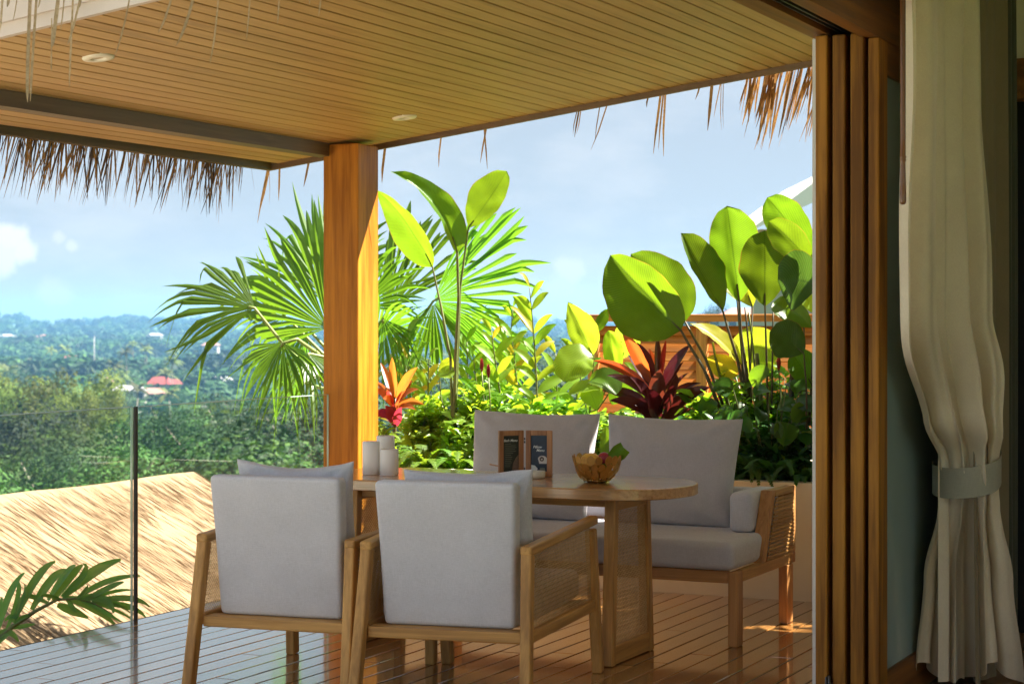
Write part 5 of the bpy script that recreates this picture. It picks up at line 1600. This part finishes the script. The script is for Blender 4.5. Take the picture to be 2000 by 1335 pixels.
def fern(label, px, py, y, L, n, mat, seed, grp='ferns along the planter rim'):
    r = random.Random(seed)
    c = Y(px, py, y)
    t = thing('fern', label, 'fern', Vector((c.x, c.y, 0.56)), 0, grp)
    for i in range(n):
        a = 2 * math.pi * i / n + r.uniform(-.3, .3)
        l = L * r.uniform(.7, 1.15)
        d = Vector((math.cos(a), math.sin(a), 0))
        h = l * r.uniform(.5, .95)
        sp = curve3(Vector((0, 0, 0)), d * l * .35 + Vector((0, 0, h * 1.25)), d * l + Vector((0, 0, h * r.uniform(.15, .6))), 26)
        m = MB()
        m.tube(sp, [.0028 - .002 * k / 26 for k in range(27)], 4, False)
        for k in range(2, 26):
            tg = (sp[k + 1] - sp[k - 1]).normalized()
            sd = tg.cross(Vector((0, 0, 1))).normalized()
            w = .055 * math.sin(math.pi * (k / 27) ** .7) + .008
            for s in (-1, 1):
                dr = (sd * s + tg * .35 + Vector((0, 0, -.12 + r.gauss(0, .12)))).normalized()
                q = sp[k]; e = q + dr * w * L * 2.6
                b = tg * .0065
                m.add([q - b, q.lerp(e, .5) - b * 1.3, e, q.lerp(e, .5) + b * 1.3, q + b], [(0, 1, 3, 4), (1, 2, 3)])
        m.build('frond', mat, t)

LG = 'lime shrubs in the left of the planter'
i = 0
for (px, py, y, rw, rh, n, L, mt, lab) in [
    (760, 835, 10.0, .16, .06, 240, .07, 'lime', 'yellow-green shrub at the foot of the orange ti plant'),
    (815, 790, 10.35, .22, .10, 480, .085, 'lime', 'bright lime shrub just right of the orange ti plant'),
    (870, 790, 10.35, .22, .08, 480, .085, 'lime', 'bright lime shrub round the foot of the heliconia stems'),
    (850, 835, 10.2, .20, .05, 380, .075, 'lime', 'yellowish shrub low behind the right armchair'),
    (915, 785, 10.35, .20, .10, 420, .10, 'lime', 'lime shrub at the left corner of the menu cushion'),
    (905, 830, 10.2, .18, .05, 300, .08, 'lime', 'lime shrub tucked against the menu cushion'),
    (960, 770, 10.45, .26, .12, 420, .11, 'shrub', 'green shrub above the left half of the menu cushion'),
    (1040, 800, 10.4, .26, .10, 420, .11, 'lime', 'lime shrub behind the middle of the menu cushion'),
    (1100, 790, 10.45, .22, .10, 380, .10, 'shrub', 'green shrub above the right half of the menu cushion'),
    (1180, 815, 10.2, .18, .08, 300, .09, 'shrub', 'green shrub seen in the gap between the sofa cushions'),
    (1225, 810, 10.25, .16, .08, 240, .08, 'lime', 'lime shrub at the left foot of the maroon ti plant'),
    (1350, 800, 10.35, .20, .10, 330, .10, 'shrub', 'green shrub right of the maroon ti plant'),
    (1412, 775, 10.2, .20, .10, 360, .105, 'shrub', 'glossy shrub under the big tilted calathea leaf'),
    (1470, 742, 10.4, .24, .10, 520, .10, 'shrub', 'tall green shrub among the calathea stalks'),
    (1535, 735, 10.4, .22, .10, 480, .10, 'shrub', 'green shrub next to the door jamb'),
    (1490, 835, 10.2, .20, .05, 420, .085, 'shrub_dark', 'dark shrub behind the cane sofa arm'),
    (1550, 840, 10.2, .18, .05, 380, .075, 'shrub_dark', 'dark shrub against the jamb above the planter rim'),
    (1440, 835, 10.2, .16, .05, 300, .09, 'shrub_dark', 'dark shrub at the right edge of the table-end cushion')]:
    i += 1
    shrub('leafy_shrub', lab, px, py, y, rw, rh, n, L, MT[mt], 'leafy shrubs in the planter', 100 + i)
for (x, y, z, rw, n, lab) in [(-2.35, 10.25, 2.3, .50, 1500, 'unseen tall green shrub added behind the door wall to shade the sofa'), (-1.65, 10.4, 2.5, .60, 2000, 'largest unseen green shrub added behind the villa corner to block the sun'), (-2.72, 10.75, 1.9, .34, 900, 'unseen green shrub added at the back of the planter to shade the sofa')]:  # out of sight, added to keep direct sun off the sofa
    q = at(1000, 632, 5)
    i += 1
    cpx = 1000 + F * (x * cs + y * sn) / (-x * sn + y * cs); cpy = 632 - F * (z - EYE) / (-x * sn + y * cs)
    shrub('leafy_shrub', lab, cpx, cpy, y, rw, .3, n, .15, MT['shrub'], 'leafy shrubs in the planter', 100 + i)
# a dense low mat of mixed leaves between the shrubs
def groundcover(x0, x1, mat, seed, n, hmax):
    r = random.Random(seed); m = MB()
    for k in range(n):
        p = Vector((r.uniform(x0, x1), r.uniform(9.98, 10.8), .56 + hmax * r.random() ** 1.5))
        an = r.uniform(0, 6.28); l = r.uniform(.05, .12)
        d = Vector((math.cos(an), math.sin(an), r.uniform(-.2, .9))).normalized()
        tp = p + d * l
        leaf_mesh(m, [p, p.lerp(tp, .5) + Vector((0, 0, l * .1)), tp], l * .45, Vector((r.gauss(0, .4), -.3, 1)).normalized(), lambda q: (.25, 1, .05)[int(q * 2)], .2, 0, 0, m_across=1)
    m.build('ground_cover', mat, None, kind='stuff')
groundcover(-5.2, -3.9, MT['shrub'], 1, 900, .30)
groundcover(-5.2, -3.9, MT['lime'], 4, 1800, .34)
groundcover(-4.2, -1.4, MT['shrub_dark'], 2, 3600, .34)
groundcover(-5.2, -1.4, MT['lime'], 3, 800, .34)
fern('arching lime fern just right of the white candles', 830, 918, 9.90, .26, 16, MT['fern'], 1)
fern('arching lime fern beside the menu cushion', 893, 915, 9.92, .25, 16, MT['fern'], 2)
fern('small fern behind the white candles', 785, 915, 9.95, .20, 13, MT['fern'], 3)
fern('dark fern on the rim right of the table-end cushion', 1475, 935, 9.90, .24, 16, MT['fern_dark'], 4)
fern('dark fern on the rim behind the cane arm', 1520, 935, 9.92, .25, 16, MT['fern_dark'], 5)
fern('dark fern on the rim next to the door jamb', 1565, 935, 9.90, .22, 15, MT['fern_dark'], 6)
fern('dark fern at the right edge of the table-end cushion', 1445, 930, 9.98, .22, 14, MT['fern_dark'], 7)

# red ginger cones
def cone(px, py, y, label):
    p = Y(px, py, y)
    t = thing('flower_cone', label, 'flower', p, 0, 'red flower cones')
    m = MB()
    for i in range(7):
        z = i * .011; rr = .014 * math.sin(math.pi * (i + 1.2) / 8.5)
        m.lathe([(rr * .6, z), (rr, z + .007), (rr * .75, z + .016)], 9)
    m.build('bracts', MT['ti_pink'], t)
    MB().tube([Vector((0, 0, .005)), Vector((.01, 0, -.12)), Vector((.02, 0, -.34))], [.004, .004, .005], 6).build('stem', MT['stem'], t)
cone(941, 726, 10.3, 'red flower cone on the left, above the menu cushion')
cone(954, 738, 10.25, 'red flower cone nearer the menu cushion, lower than its neighbour')
cone(1521, 724, 10.1, 'dark red flower cone by the door jamb')

# feather palm frond rising from below the deck at the left
def build_feather():
    y0 = 8.55
    def Q(px, py, dd=0.0): return at(px, py, 9.95 + dd)
    b = at(-60, 1330, 9.9)
    t = thing('feather_palm', 'single green feather palm frond reaching up beyond the glass at bottom left', 'palm', b)
    rc = [(-70, 1330), (-25, 1268), (25, 1222), (70, 1192), (112, 1170), (150, 1168), (185, 1178), (220, 1198)]
    MB().tube([Q(*p) - b for p in rc], [.020, .016, .013, .010, .008, .006, .004, .002], 7).build('rachis', MT['stem'], t)
    r = random.Random(9)
    L = [((-10, 1250), (20, 1148), (48, 1118), 17), ((12, 1232), (46, 1150), (30, 1130), 12), ((26, 1215), (74, 1116), (108, 1096), 19), ((30, 1210), (52, 1160), (48, 1140), 8), ((62, 1190), (104, 1120), (130, 1112), 17),
         ((94, 1172), (134, 1112), (148, 1104), 17), ((104, 1172), (146, 1112), (162, 1103), 15), ((122, 1166), (185, 1110), (236, 1092), 21), ((124, 1164), (178, 1112), (162, 1100), 13), ((150, 1168), (212, 1128), (274, 1124), 14),
         ((165, 1172), (222, 1142), (242, 1136), 13), ((112, 1180), (140, 1190), (172, 1206), 17), ((128, 1168), (176, 1176), (224, 1218), 18), ((150, 1168), (212, 1162), (222, 1196), 16), ((95, 1178), (58, 1160), (48, 1166), 10),
         ((120, 1170), (86, 1160), (80, 1166), 9), ((60, 1200), (40, 1206), (28, 1218), 9), ((25, 1226), (50, 1222), (68, 1218), 10), ((-20, 1258), (14, 1222), (36, 1252), 15), ((-10, 1262), (8, 1244), (18, 1240), 9), ((180, 1176), (258, 1160), (292, 1184), 12), ((180, 1178), (256, 1178), (284, 1204), 12),
         ((160, 1172), (200, 1190), (236, 1214), 9), ((165, 1172), (230, 1190), (262, 1212), 7), ((160, 1170), (220, 1172), (258, 1198), 6), ((130, 1168), (142, 1184), (150, 1196), 9), ((170, 1172), (225, 1150), (262, 1152), 7), ((150, 1170), (170, 1150), (172, 1142), 8), ((40, 1208), (20, 1200), (10, 1212), 9), ((-15, 1256), (0, 1190), (4, 1165), 13)]
    for (a, c, d, w) in L:
        dd = r.uniform(-.12, .08)
        A, C, D = Q(*a), Q(*c, dd * .6), Q(*d, dd)
        mid = [(A.lerp(C, tt) if tt < .6 else None) for tt in (0, .3)] + []
        pts = curve3(A, C * 1.25 - (A + D) * .125, D, 9)
        m = MB(); leaf_mesh(m, [q - b for q in pts], w * 9.95 / F, (-VIEW + Vector((0, 0, .4)) + RIGHT * r.uniform(-.4, .4)).normalized(), lambda q: min(1, .5 + q * 2) * (1 - max(0, q - .6) / .4 * .75), .3, r.uniform(-.3, .3), .0, m_across=2)
        m.build('leaflet', MT['feather'], t)
build_feather()

# ------------------------------------------------------------------ neighbouring thatched roof below the deck
def build_thatched_house():
    rx, rz, sl = -9.59, 0.17, 0.46
    y0, y1 = 2.0, 13.80
    t = thing('thatched_house', 'low house below the deck with a sunlit golden reed thatch roof', 'house', (rx, 8, -4.0))
    o = Vector(t.location)
    xe = -6.55; xw = 2 * rx - xe
    def zz(x): return rz - sl * abs(x - rx)
    m = MB()
    nx, ny = 44, 70
    def f(u, v):
        x = xe + (rx - xe) * u; y = y0 + (y1 - y0) * v
        return Vector((x, y, zz(x) + 0.018 * mnoise.noise(Vector((x * 1.3, y * 1.3, 0))) + 0.003 * mnoise.noise(Vector((x * 1.5, y * 9, 2))))) - o
    m.grid(f, nx, ny)
    def f2(u, v):
        x = rx + (xw - rx) * u; y = y0 + (y1 - y0) * v
        return Vector((x, y, zz(x))) - o
    m.grid(f2, 4, 8)
    # verge and eaves thickness
    for y in (y0, y1):
        m.add([Vector((xe, y, zz(xe))) - o, Vector((rx, y, rz)) - o, Vector((xw, y, zz(xw))) - o, Vector((xw, y, zz(xw) - .22)) - o, Vector((rx, y, rz - .24)) - o, Vector((xe, y, zz(xe) - .22)) - o], [(0, 1, 4, 5), (1, 2, 3, 4)])
    m.add([Vector((xe, y0, zz(xe))) - o, Vector((xe, y1, zz(xe))) - o, Vector((xe, y1, zz(xe) - .22)) - o, Vector((xe, y0, zz(xe) - .22)) - o], [(0, 1, 2, 3)])
    m.build('thatch', MT['thatch'], t)
    r = random.Random(8)
    for nm, mt, N in (('reeds', 'reed_a', 6000), ('reeds', 'reed_b', 2600)):
        m = MB()
        for i in range(N):
            x = rx + (xe - rx) * r.random(); y = r.uniform(5.0, y1 + .02)
            L = r.uniform(.12, .42); w = r.uniform(.002, .006)
            dx = L / math.hypot(1, sl); dy = r.gauss(0, .07) * L
            lift = r.uniform(.001, .006)
            a = Vector((x, y, zz(x) + .010)); b = Vector((x + dx, y + dy, zz(x) - sl * dx + lift))
            if b.x > xe + .1: continue
            q = Vector((0, w / 2, 0)); up = Vector((0, 0, .004))
            m.add([a - q - o, a + q - o, b + q * .6 - o, b - q * .6 - o, (a + b) / 2 + up - o], [(0, 1, 4), (1, 2, 4), (2, 3, 4), (3, 0, 4)])
        m.build(nm, MT[mt], t, kind='stuff')
    for y in (y0 + .4, y1 - .4):
        MB().box(Vector((xw + .5, y - .08, -5)) - o, Vector((xe - .45, y + .08, zz(xe) - .2)) - o).build('wall', MT['plaster'], t)
build_thatched_house()

# ------------------------------------------------------------------ trees
def crown_mesh(name, lobes, nq, size, mat, seed, shell=0.35):
    r = random.Random(seed)
    vs = []; fs = []
    tot = sum(l[3] * l[4] for l in lobes)
    for (cx, cy, cz, rr, rz) in lobes:
        k = int(nq * rr * rz / tot)
        for i in range(k):
            u = Vector((r.gauss(0, 1), r.gauss(0, 1), r.gauss(0, 1))).normalized()
            rad = 1 - shell * r.random() ** 1.5
            wob = 1 + .22 * mnoise.noise(u * 2.3 + Vector((seed, cx, cz)))
            p = Vector((cx + u.x * rr * rad * wob, cy + u.y * rr * rad * wob, cz + u.z * rz * rad * wob))
            nrm = (u + Vector((r.gauss(0, .3), r.gauss(0, .3), r.gauss(0.12, .3)))).normalized()
            a = nrm.orthogonal().normalized(); a = Matrix.Rotation(r.uniform(0, 6.28), 3, nrm) @ a
            b = nrm.cross(a); s = size * r.uniform(.55, 1.3)
            o = len(vs)
            vs += [p - a * s, p - b * s * .55, p + a * s * 1.1 + nrm * s * .2, p + b * s * .6]
            fs.append((o, o + 1, o + 2, o + 3))
    m = MB(); m.add(vs, fs)
    me_o = m.build(name, mat)
    me = me_o.data
    bpy.data.objects.remove(me_o)
    return me

def lobes_round(seed, R0, H, n=9, low=0.25):
    r = random.Random(seed); out = []
    for i in range(n):
        a = r.uniform(0, 6.28); q = R0 * .62 * math.sqrt(r.random()); z = H * (low + (1 - low - .12) * r.random())
        s = R0 * r.uniform(.30, .52)
        out.append((q * math.cos(a), q * math.sin(a), z, s, s * r.uniform(.65, .95)))
    out.append((0, 0, H * .62, R0 * .6, R0 * .5))
    return out
def lobes_tall(seed, R0, H, n=14):
    r = random.Random(seed); out = []
    for i in range(n):
        f = .32 + .62 * i / n; a = r.uniform(0, 6.28); q = R0 * .7 * math.sqrt(r.random()) * (1.05 - .55 * abs(f - .55))
        s = R0 * r.uniform(.22, .36)
        out.append((q * math.cos(a), q * math.sin(a), H * f, s, s * r.uniform(.7, 1.1)))
    return out

def trunk_mesh(h, r0, seed, branches=4):
    r = random.Random(seed); m = MB()
    pts = [Vector((0, 0, -1.0))]; 
    for i in range(1, 6): pts.append(Vector((r.gauss(0, .12) * i * .5, r.gauss(0, .12) * i * .5, h * i / 5)))
    m.tube(pts, [r0 * (1.15 - .16 * i) for i in range(6)], 8)
    for b in range(branches):
        f = r.uniform(.45, .9); p = pts[int(f * 5)].lerp(pts[min(5, int(f * 5) + 1)], .5)
        a = r.uniform(0, 6.28); L = h * r.uniform(.18, .34)
        e = p + Vector((math.cos(a) * L, math.sin(a) * L, L * r.uniform(.5, 1.1)))
        m.tube([p, (p + e) / 2 + Vector((0, 0, -.1)), e], [r0 * .45, r0 * .32, r0 * .12], 6)
    o = m.build('trunk', MT['bark']); me = o.data; bpy.data.objects.remove(o); return me

CR = {}
for i in range(3):
    CR['tall%d' % i] = crown_mesh('crown', lobes_tall(40 + i, 4.6, 15, 26), 9000, .13, MT['tree_yel'], 40 + i, .6)
    CR['mid%d' % i] = crown_mesh('crown', lobes_round(50 + i, 4.8, 8.0, 13), 13000, .095, MT['tree_mid'], 50 + i)
    CR['dark%d' % i] = crown_mesh('crown', lobes_round(60 + i, 4.6, 8.5, 12), 13000, .095, MT['tree_dark'], 60 + i)
TR = [trunk_mesh(11, .22, 70, 6), trunk_mesh(6, .25, 71, 4)]

def palm_crown(seed):
    r = random.Random(seed); m = MB()
    for i in range(15):
        a = 2 * math.pi * i / 15 + r.uniform(-.2, .2); el = r.uniform(-.2, 1.0); L = r.uniform(2.2, 3.0)
        d = Vector((math.cos(a) * math.cos(el), math.sin(a) * math.cos(el), math.sin(el)))
        sp = curve3(Vector((0, 0, 0)), d * L * .6 + Vector((0, 0, .4)), d * L + Vector((0, 0, -1.2)), 6)
        leaf_mesh(m, sp, .75, Vector((0, 0, 1)), prof_strap, -.5, 0, 0, m_across=1)
    o = m.build('crown', MT['palm_far']); me = o.data; bpy.data.objects.remove(o); return me
PC = [palm_crown(1), palm_crown(2)]
pm = MB().tube([Vector((0, 0, -8)), Vector((.25, 0, -4)), Vector((0, 0, 0))], [.13, .10, .08], 6).build('trunk', MT['bark']); PT = pm.data; bpy.data.objects.remove(pm)

def tree(px, d, top_py, kind, label, grp=None, sxy=1.0, h=None, name='tree', rz=None):
    """tree whose top stands at photograph pixel (px, top_py) at distance d"""
    top = at(px, top_py, d)
    gz = ground_z(top.x, top.y)
    H0 = {'tall': 15.2, 'mid': 8.4, 'dark': 8.9}[kind[:-1]]
    Ht = max(3.0, top.z - gz)
    s = Ht / H0 if h is None else h / H0
    t = thing(name, label, 'tree', (top.x, top.y, top.z - H0 * s), rz if rz is not None else rnd.uniform(0, 6.28), grp)
    c = link('crown', CR[kind], t); c.scale = (s * sxy, s * sxy, s)
    k = link('trunk', TR[0] if kind.startswith('tall') else TR[1], t); k.scale = (s, s, s)
    return t

# tall pale trees at the far left
tree(28, 150, 722, 'tall0', 'tall yellow-green tree at the very left edge, above the glass railing', 'tall pale trees on the left', .95, 16)
tree(88, 146, 708, 'tall1', 'tallest yellow-green tree of the left group, its crown rounded', 'tall pale trees on the left', 1.0, 17)
tree(150, 140, 716, 'tall2', 'yellow-green tree right of the tallest one, leaning crown', 'tall pale trees on the left', .95, 16)
tree(205, 136, 742, 'tall0', 'yellow-green tree at the right end of the tall left group', 'tall pale trees on the left', .7, 14)
tree(238, 132, 788, 'tall1', 'short yellow-green tree just left of the black railing joint', 'tall pale trees on the left', .6, 11)
tree(-40, 150, 700, 'tall2', 'yellow-green tree cut by the left frame edge', 'tall pale trees on the left', 1.0, 16)
near = [(320, 118, 806, 'mid0', 'green tree right of the black railing joint'), (380, 112, 792, 'dark0', 'dark green tree below the red roofed houses'), (445, 120, 760, 'dark1', 'dark tree under the hanging palm frond'),
        (510, 112, 778, 'mid1', 'green tree behind the left armchair'), (575, 108, 770, 'dark2', 'dark tree just left of the teak post'), (640, 116, 770, 'mid2', 'green tree hidden partly by the teak post'),
        (345, 92, 858, 'mid1', 'lighter bushy tree above the thatch roof end'), (430, 88, 862, 'mid0', 'bushy green tree behind the left armchair pillow'), (500, 90, 842, 'dark0', 'dark bushy tree behind the left pillow, under the palm'), (565, 86, 858, 'mid2', 'bushy tree against the left side of the post'),
        (20, 96, 868, 'dark1', 'dark bush at the left edge above the thatch roof'), (85, 92, 874, 'mid0', 'green bush above the thatch ridge, under the tall trees'), (140, 98, 846, 'mid2', 'bright green bush under the tall pale trees'), (195, 90, 868, 'dark2', 'dark bush left of the black joint above the thatch'), (255, 88, 852, 'mid1', 'grey-green bush behind the black railing joint'),
        (300, 84, 892, 'mid2', 'low bush on the thatch ridge line right of the black joint')]
for (px, d, ty, kd, lab) in near:
    tree(px, d, ty, kd, lab, 'bushy trees in the near wood', 1.0, rnd.uniform(8, 10.5))
# the near wood: individual trees copied through the valley
r = random.Random(17)
for k in range(105):
    d = 60 + 290 * r.random() ** 1.2
    px = r.uniform(-120, 1250)
    p = at(px, 632, d)
    kind = r.choice(['mid0', 'mid1', 'mid2', 'dark0', 'dark1', 'dark2', 'dark0'])
    h = r.uniform(6.0, 13.5)
    gz = ground_z(p.x, p.y)
    t = thing('tree', 'round green tree in the valley wood beyond the railing', 'tree', (p.x, p.y, gz - 1.0), r.uniform(0, 6.28), 'round trees of the valley wood')
    s = h / 8.4
    c = link('crown', CR[kind], t); c.scale = (s * 1.15, s * 1.15, s)
    q = link('trunk', TR[1], t); q.scale = (s, s, s)
for k in range(30):
    d = r.uniform(300, 620); px = r.uniform(-80, 480) if k < 22 else r.uniform(760, 1150)
    p = at(px, 632, d); gz = ground_z(p.x, p.y)
    h = r.uniform(8, 10.5)
    t = thing('coconut_palm', 'slender coconut palm with a pale feathery crown in the valley', 'palm', (p.x, p.y, gz), r.uniform(0, 6.28), 'coconut palms in the valley')
    c = link('crown', PC[k % 2], t); c.location = (0, 0, h); c.scale = (1.1, 1.1, 1.1)
    q = link('trunk', PT, t); q.location = (0, 0, h); q.scale = (1.2, 1.2, h / 8)

# far forest: one mass of crowns over the hills
def far_forest():
    rs = np.random.RandomState(5)
    proto = []
    for i in range(5):
        mm = crown_mesh('proto', lobes_round(80 + i, 4.5, 7.0, 7), 130, .85, MT['tree_blue'], 80 + i)
        v = np.array([q.co[:] for q in mm.vertices]); f = np.array([p.vertices[:] for p in mm.polygons])
        bpy.data.meshes.remove(mm); proto.append((v, f))
    groups = {'tree_blue': [], 'tree_dark': [], 'tree_mid': []}
    rr = random.Random(23)
    N = 5200
    for k in range(N):
        d = 330 * (2500 / 330) ** (rr.random() ** 0.9)
        px = rr.uniform(-260, 1560)
        p = at(px, 632, d)
        g = ground_z(p.x, p.y)
        n = mnoise.noise(Vector((p.x / 90, p.y / 90, 7)))
        s = rr.uniform(.6, 1.25) * (1 + .35 * n) * (1 + .25 * (d > 900))
        key = 'tree_dark' if n + rr.gauss(0, .25) > .18 else ('tree_mid' if n + rr.gauss(0, .25) < -.22 else 'tree_blue')
        groups[key].append((p.x, p.y, g - 1.2 * s, s * rr.uniform(.95, 1.35), s, rr.uniform(0, 6.28), rr.randrange(5)))
    for key, L in groups.items():
        V = []; Fc = []; off = 0
        for (x, y, z, s, sz, a, pi) in L:
            v, f = proto[pi]
            ca, sa = math.cos(a), math.sin(a)
            w = np.stack([(v[:, 0] * ca - v[:, 1] * sa) * s + x, (v[:, 0] * sa + v[:, 1] * ca) * s + y, v[:, 2] * sz + z], 1)
            V.append(w); Fc.append(f + off); off += len(v)
        V = np.concatenate(V); Fc = np.concatenate(Fc)
        me = bpy.data.meshes.new('far_forest')
        me.vertices.add(len(V)); me.vertices.foreach_set('co', V.ravel().astype(np.float32))
        me.loops.add(Fc.size); me.loops.foreach_set('vertex_index', Fc.ravel().astype(np.int32))
        me.polygons.add(len(Fc)); me.polygons.foreach_set('loop_start', np.arange(0, Fc.size, 4, dtype=np.int32))
        me.update(calc_edges=True)
        me.materials.append(MT[key])
        link('far_forest', me, None, kind='stuff')
far_forest()

# ------------------------------------------------------------------ far houses
def house(px, py, d, w, dp, h, roof, label, rz=0.0, rh=1.6, tower=False, name='house', wins=3):
    """roof ridge at photograph pixel (px, py), d metres away"""
    p = at(px, py, d)
    base = p - Vector((0, 0, h + rh))
    t = thing(name, label, 'house', base, YAW + rz, 'far houses among the trees')
    MB().box((-w / 2, -dp / 2, -12), (w / 2, dp / 2, h)).build('wall', MT['house_wall'], t)
    ov = .6
    x0, x1, y0, y1 = -w / 2 - ov, w / 2 + ov, -dp / 2 - ov, dp / 2 + ov
    ri = min(w * .28, dp * .5)
    vs = [(x0, y0, h - .02), (x1, y0, h - .02), (x1, y1, h - .02), (x0, y1, h - .02), (x0 + ri, 0, h + rh), (x1 - ri, 0, h + rh)]
    MB().add(vs, [(0, 1, 5, 4), (1, 2, 5), (2, 3, 4, 5), (3, 0, 4), (3, 2, 1, 0)]).build('roof', MT[roof], t)
    for i in range(wins):
        x = -w / 2 + w * (i + .5) / wins
        f = MB().box((x - .7, -dp / 2 - .06, h * .35), (x + .7, -dp / 2 - .005, h * .35 + 1.3)).build('window', MT['white'], t)
        MB().box((x - .6, -dp / 2 - .10, h * .35 + .1), (x + .6, -dp / 2 - .061, h * .35 + 1.2)).build('pane', MT['house_glass'], f)
    if tower:
        MB().box((-w / 2 - .8, -.8, -6), (-w / 2 + .8, .8, h + rh + .7)).build('tower', MT['house_wall'], t)
        MB().add([(-w / 2 - 1.1, -1.1, h + rh + .7), (-w / 2 + 1.1, -1.1, h + rh + .7), (-w / 2 + 1.1, 1.1, h + rh + .7), (-w / 2 - 1.1, 1.1, h + rh + .7), (-w / 2, 0, h + rh + 1.7)], [(0, 1, 4), (1, 2, 4), (2, 3, 4), (3, 0, 4)]).build('tower_roof', MT['pink_roof'], t)
    return t
house(313, 735, 420, 4.2, 4, 3, 'red_roof', 'house with a steep red hip roof in the valley, left of its red neighbour')
house(338, 740, 425, 3.0, 3.5, 3, 'red_roof', 'smaller red hip roofed house right of its red neighbour', rz=.2, rh=1.0)
house(247, 752, 360, 7.0, 5, 2.5, 'grey_roof', 'long white roofed building with a small red capped tower', rz=.1, rh=.9, tower=True, wins=4)
house(296, 757, 370, 5, 5, 2.5, 'pink_roof', 'low pink roofed house right of the long white roof', rh=1.0)
house(303, 650, 1150, 8, 9, 6, 'grey_roof', 'white house high on the dark middle hill', rh=1.5)
house(140, 694, 700, 6, 6, 3.5, 'red_roof', 'pinkish red roofed house among pale palms', rh=1.3)
house(170, 699, 690, 6, 6, 3, 'grey_roof', 'small white house right of the pinkish red roof', rh=1.0)
house(195, 698, 700, 4.5, 5, 3, 'grey_roof', 'tiny white house, rightmost of the pale palm row', rh=1.0)
house(14, 652, 1250, 9, 9, 4, 'grey_roof', 'pale long building on the far slope at the left edge', rh=1.5)
house(84, 653, 1250, 7, 9, 4, 'pink_roof', 'pink roofed house on the far slope', rh=1.5)
house(405, 712, 560, 8, 7, 4, 'grey_roof', 'pale house seen between the hanging palm blades', rh=1.4, rz=-.2)
house(430, 735, 470, 6, 6, 4, 'grey_roof', 'white house lower down behind the palm blades', rh=1.2)
house(412, 668, 900, 7, 8, 4, 'pink_roof', 'pale pink house above the others behind the palm', rh=1.4)

# antenna mast in the valley
am = at(184, 735, 520)
t = thing('antenna_mast', 'thin grey antenna mast rising from the valley', 'mast', am - Vector((0, 0, 6)))
MB().tube([(0, 0, -6), (0, 0, 17)], [.16, .10], 6).build('pole', MT['grey_roof'], t)

# neighbouring villa with white roof behind the calathea, small things beyond the fence
def build_villa():
    a = at(1476, 446, 24); b = at(1640, 372, 24)
    t = thing('white_villa', 'white sloping villa roof with tan underside peeking out behind the paddle leaves', 'house', (a.x, a.y, -0.25), YAW)
    M = t.matrix_basis.copy()
    o = Vector((a.x, a.y, -.25))
    w = (b - a).dot(RIGHT); za = a.z + .25; zb = b.z + .25
    MB().add([(0, 0, za), (w, 0, zb), (w, 5, zb), (0, 5, za), (0, 0, za + .04), (w, 0, zb + .34), (w, 5, zb + .34), (0, 5, za + .04)], [(0, 3, 2, 1), (4, 5, 6, 7), (0, 1, 5, 4), (1, 2, 6, 5), (2, 3, 7, 6), (3, 0, 4, 7)]).build('roof', MT['villa_white'], t)
    MB().box((.06, .10, za - .16), (w, 4.9, za - .005)).build('soffit', MT['villa_tan'], t)
    MB().box((.5, .5, 0), (w, 4.5, za - .162)).build('wall', MT['house_wall'], t)
build_villa()
tree(1385, 300, 588, 'dark1', 'small tree beyond the fence on the skyline', 'skyline trees beyond the fence', .8, 9)
tree(1360, 290, 604, 'mid1', 'low bush beyond the fence on the skyline', 'skyline trees beyond the fence', 1.3, 6)
house(1462, 601, 280, 8, 6, 3, 'pink_roof', 'pink roofed house beyond the fence', rh=1.2)
tree(1110, 150, 655, 'dark0', 'dark tree between the ginger canes and the fence', 'skyline trees beyond the fence', 1.2, 12)
tree(930, 140, 690, 'mid2', 'green tree behind the heliconia stems', 'skyline trees beyond the fence', 1.2, 11)
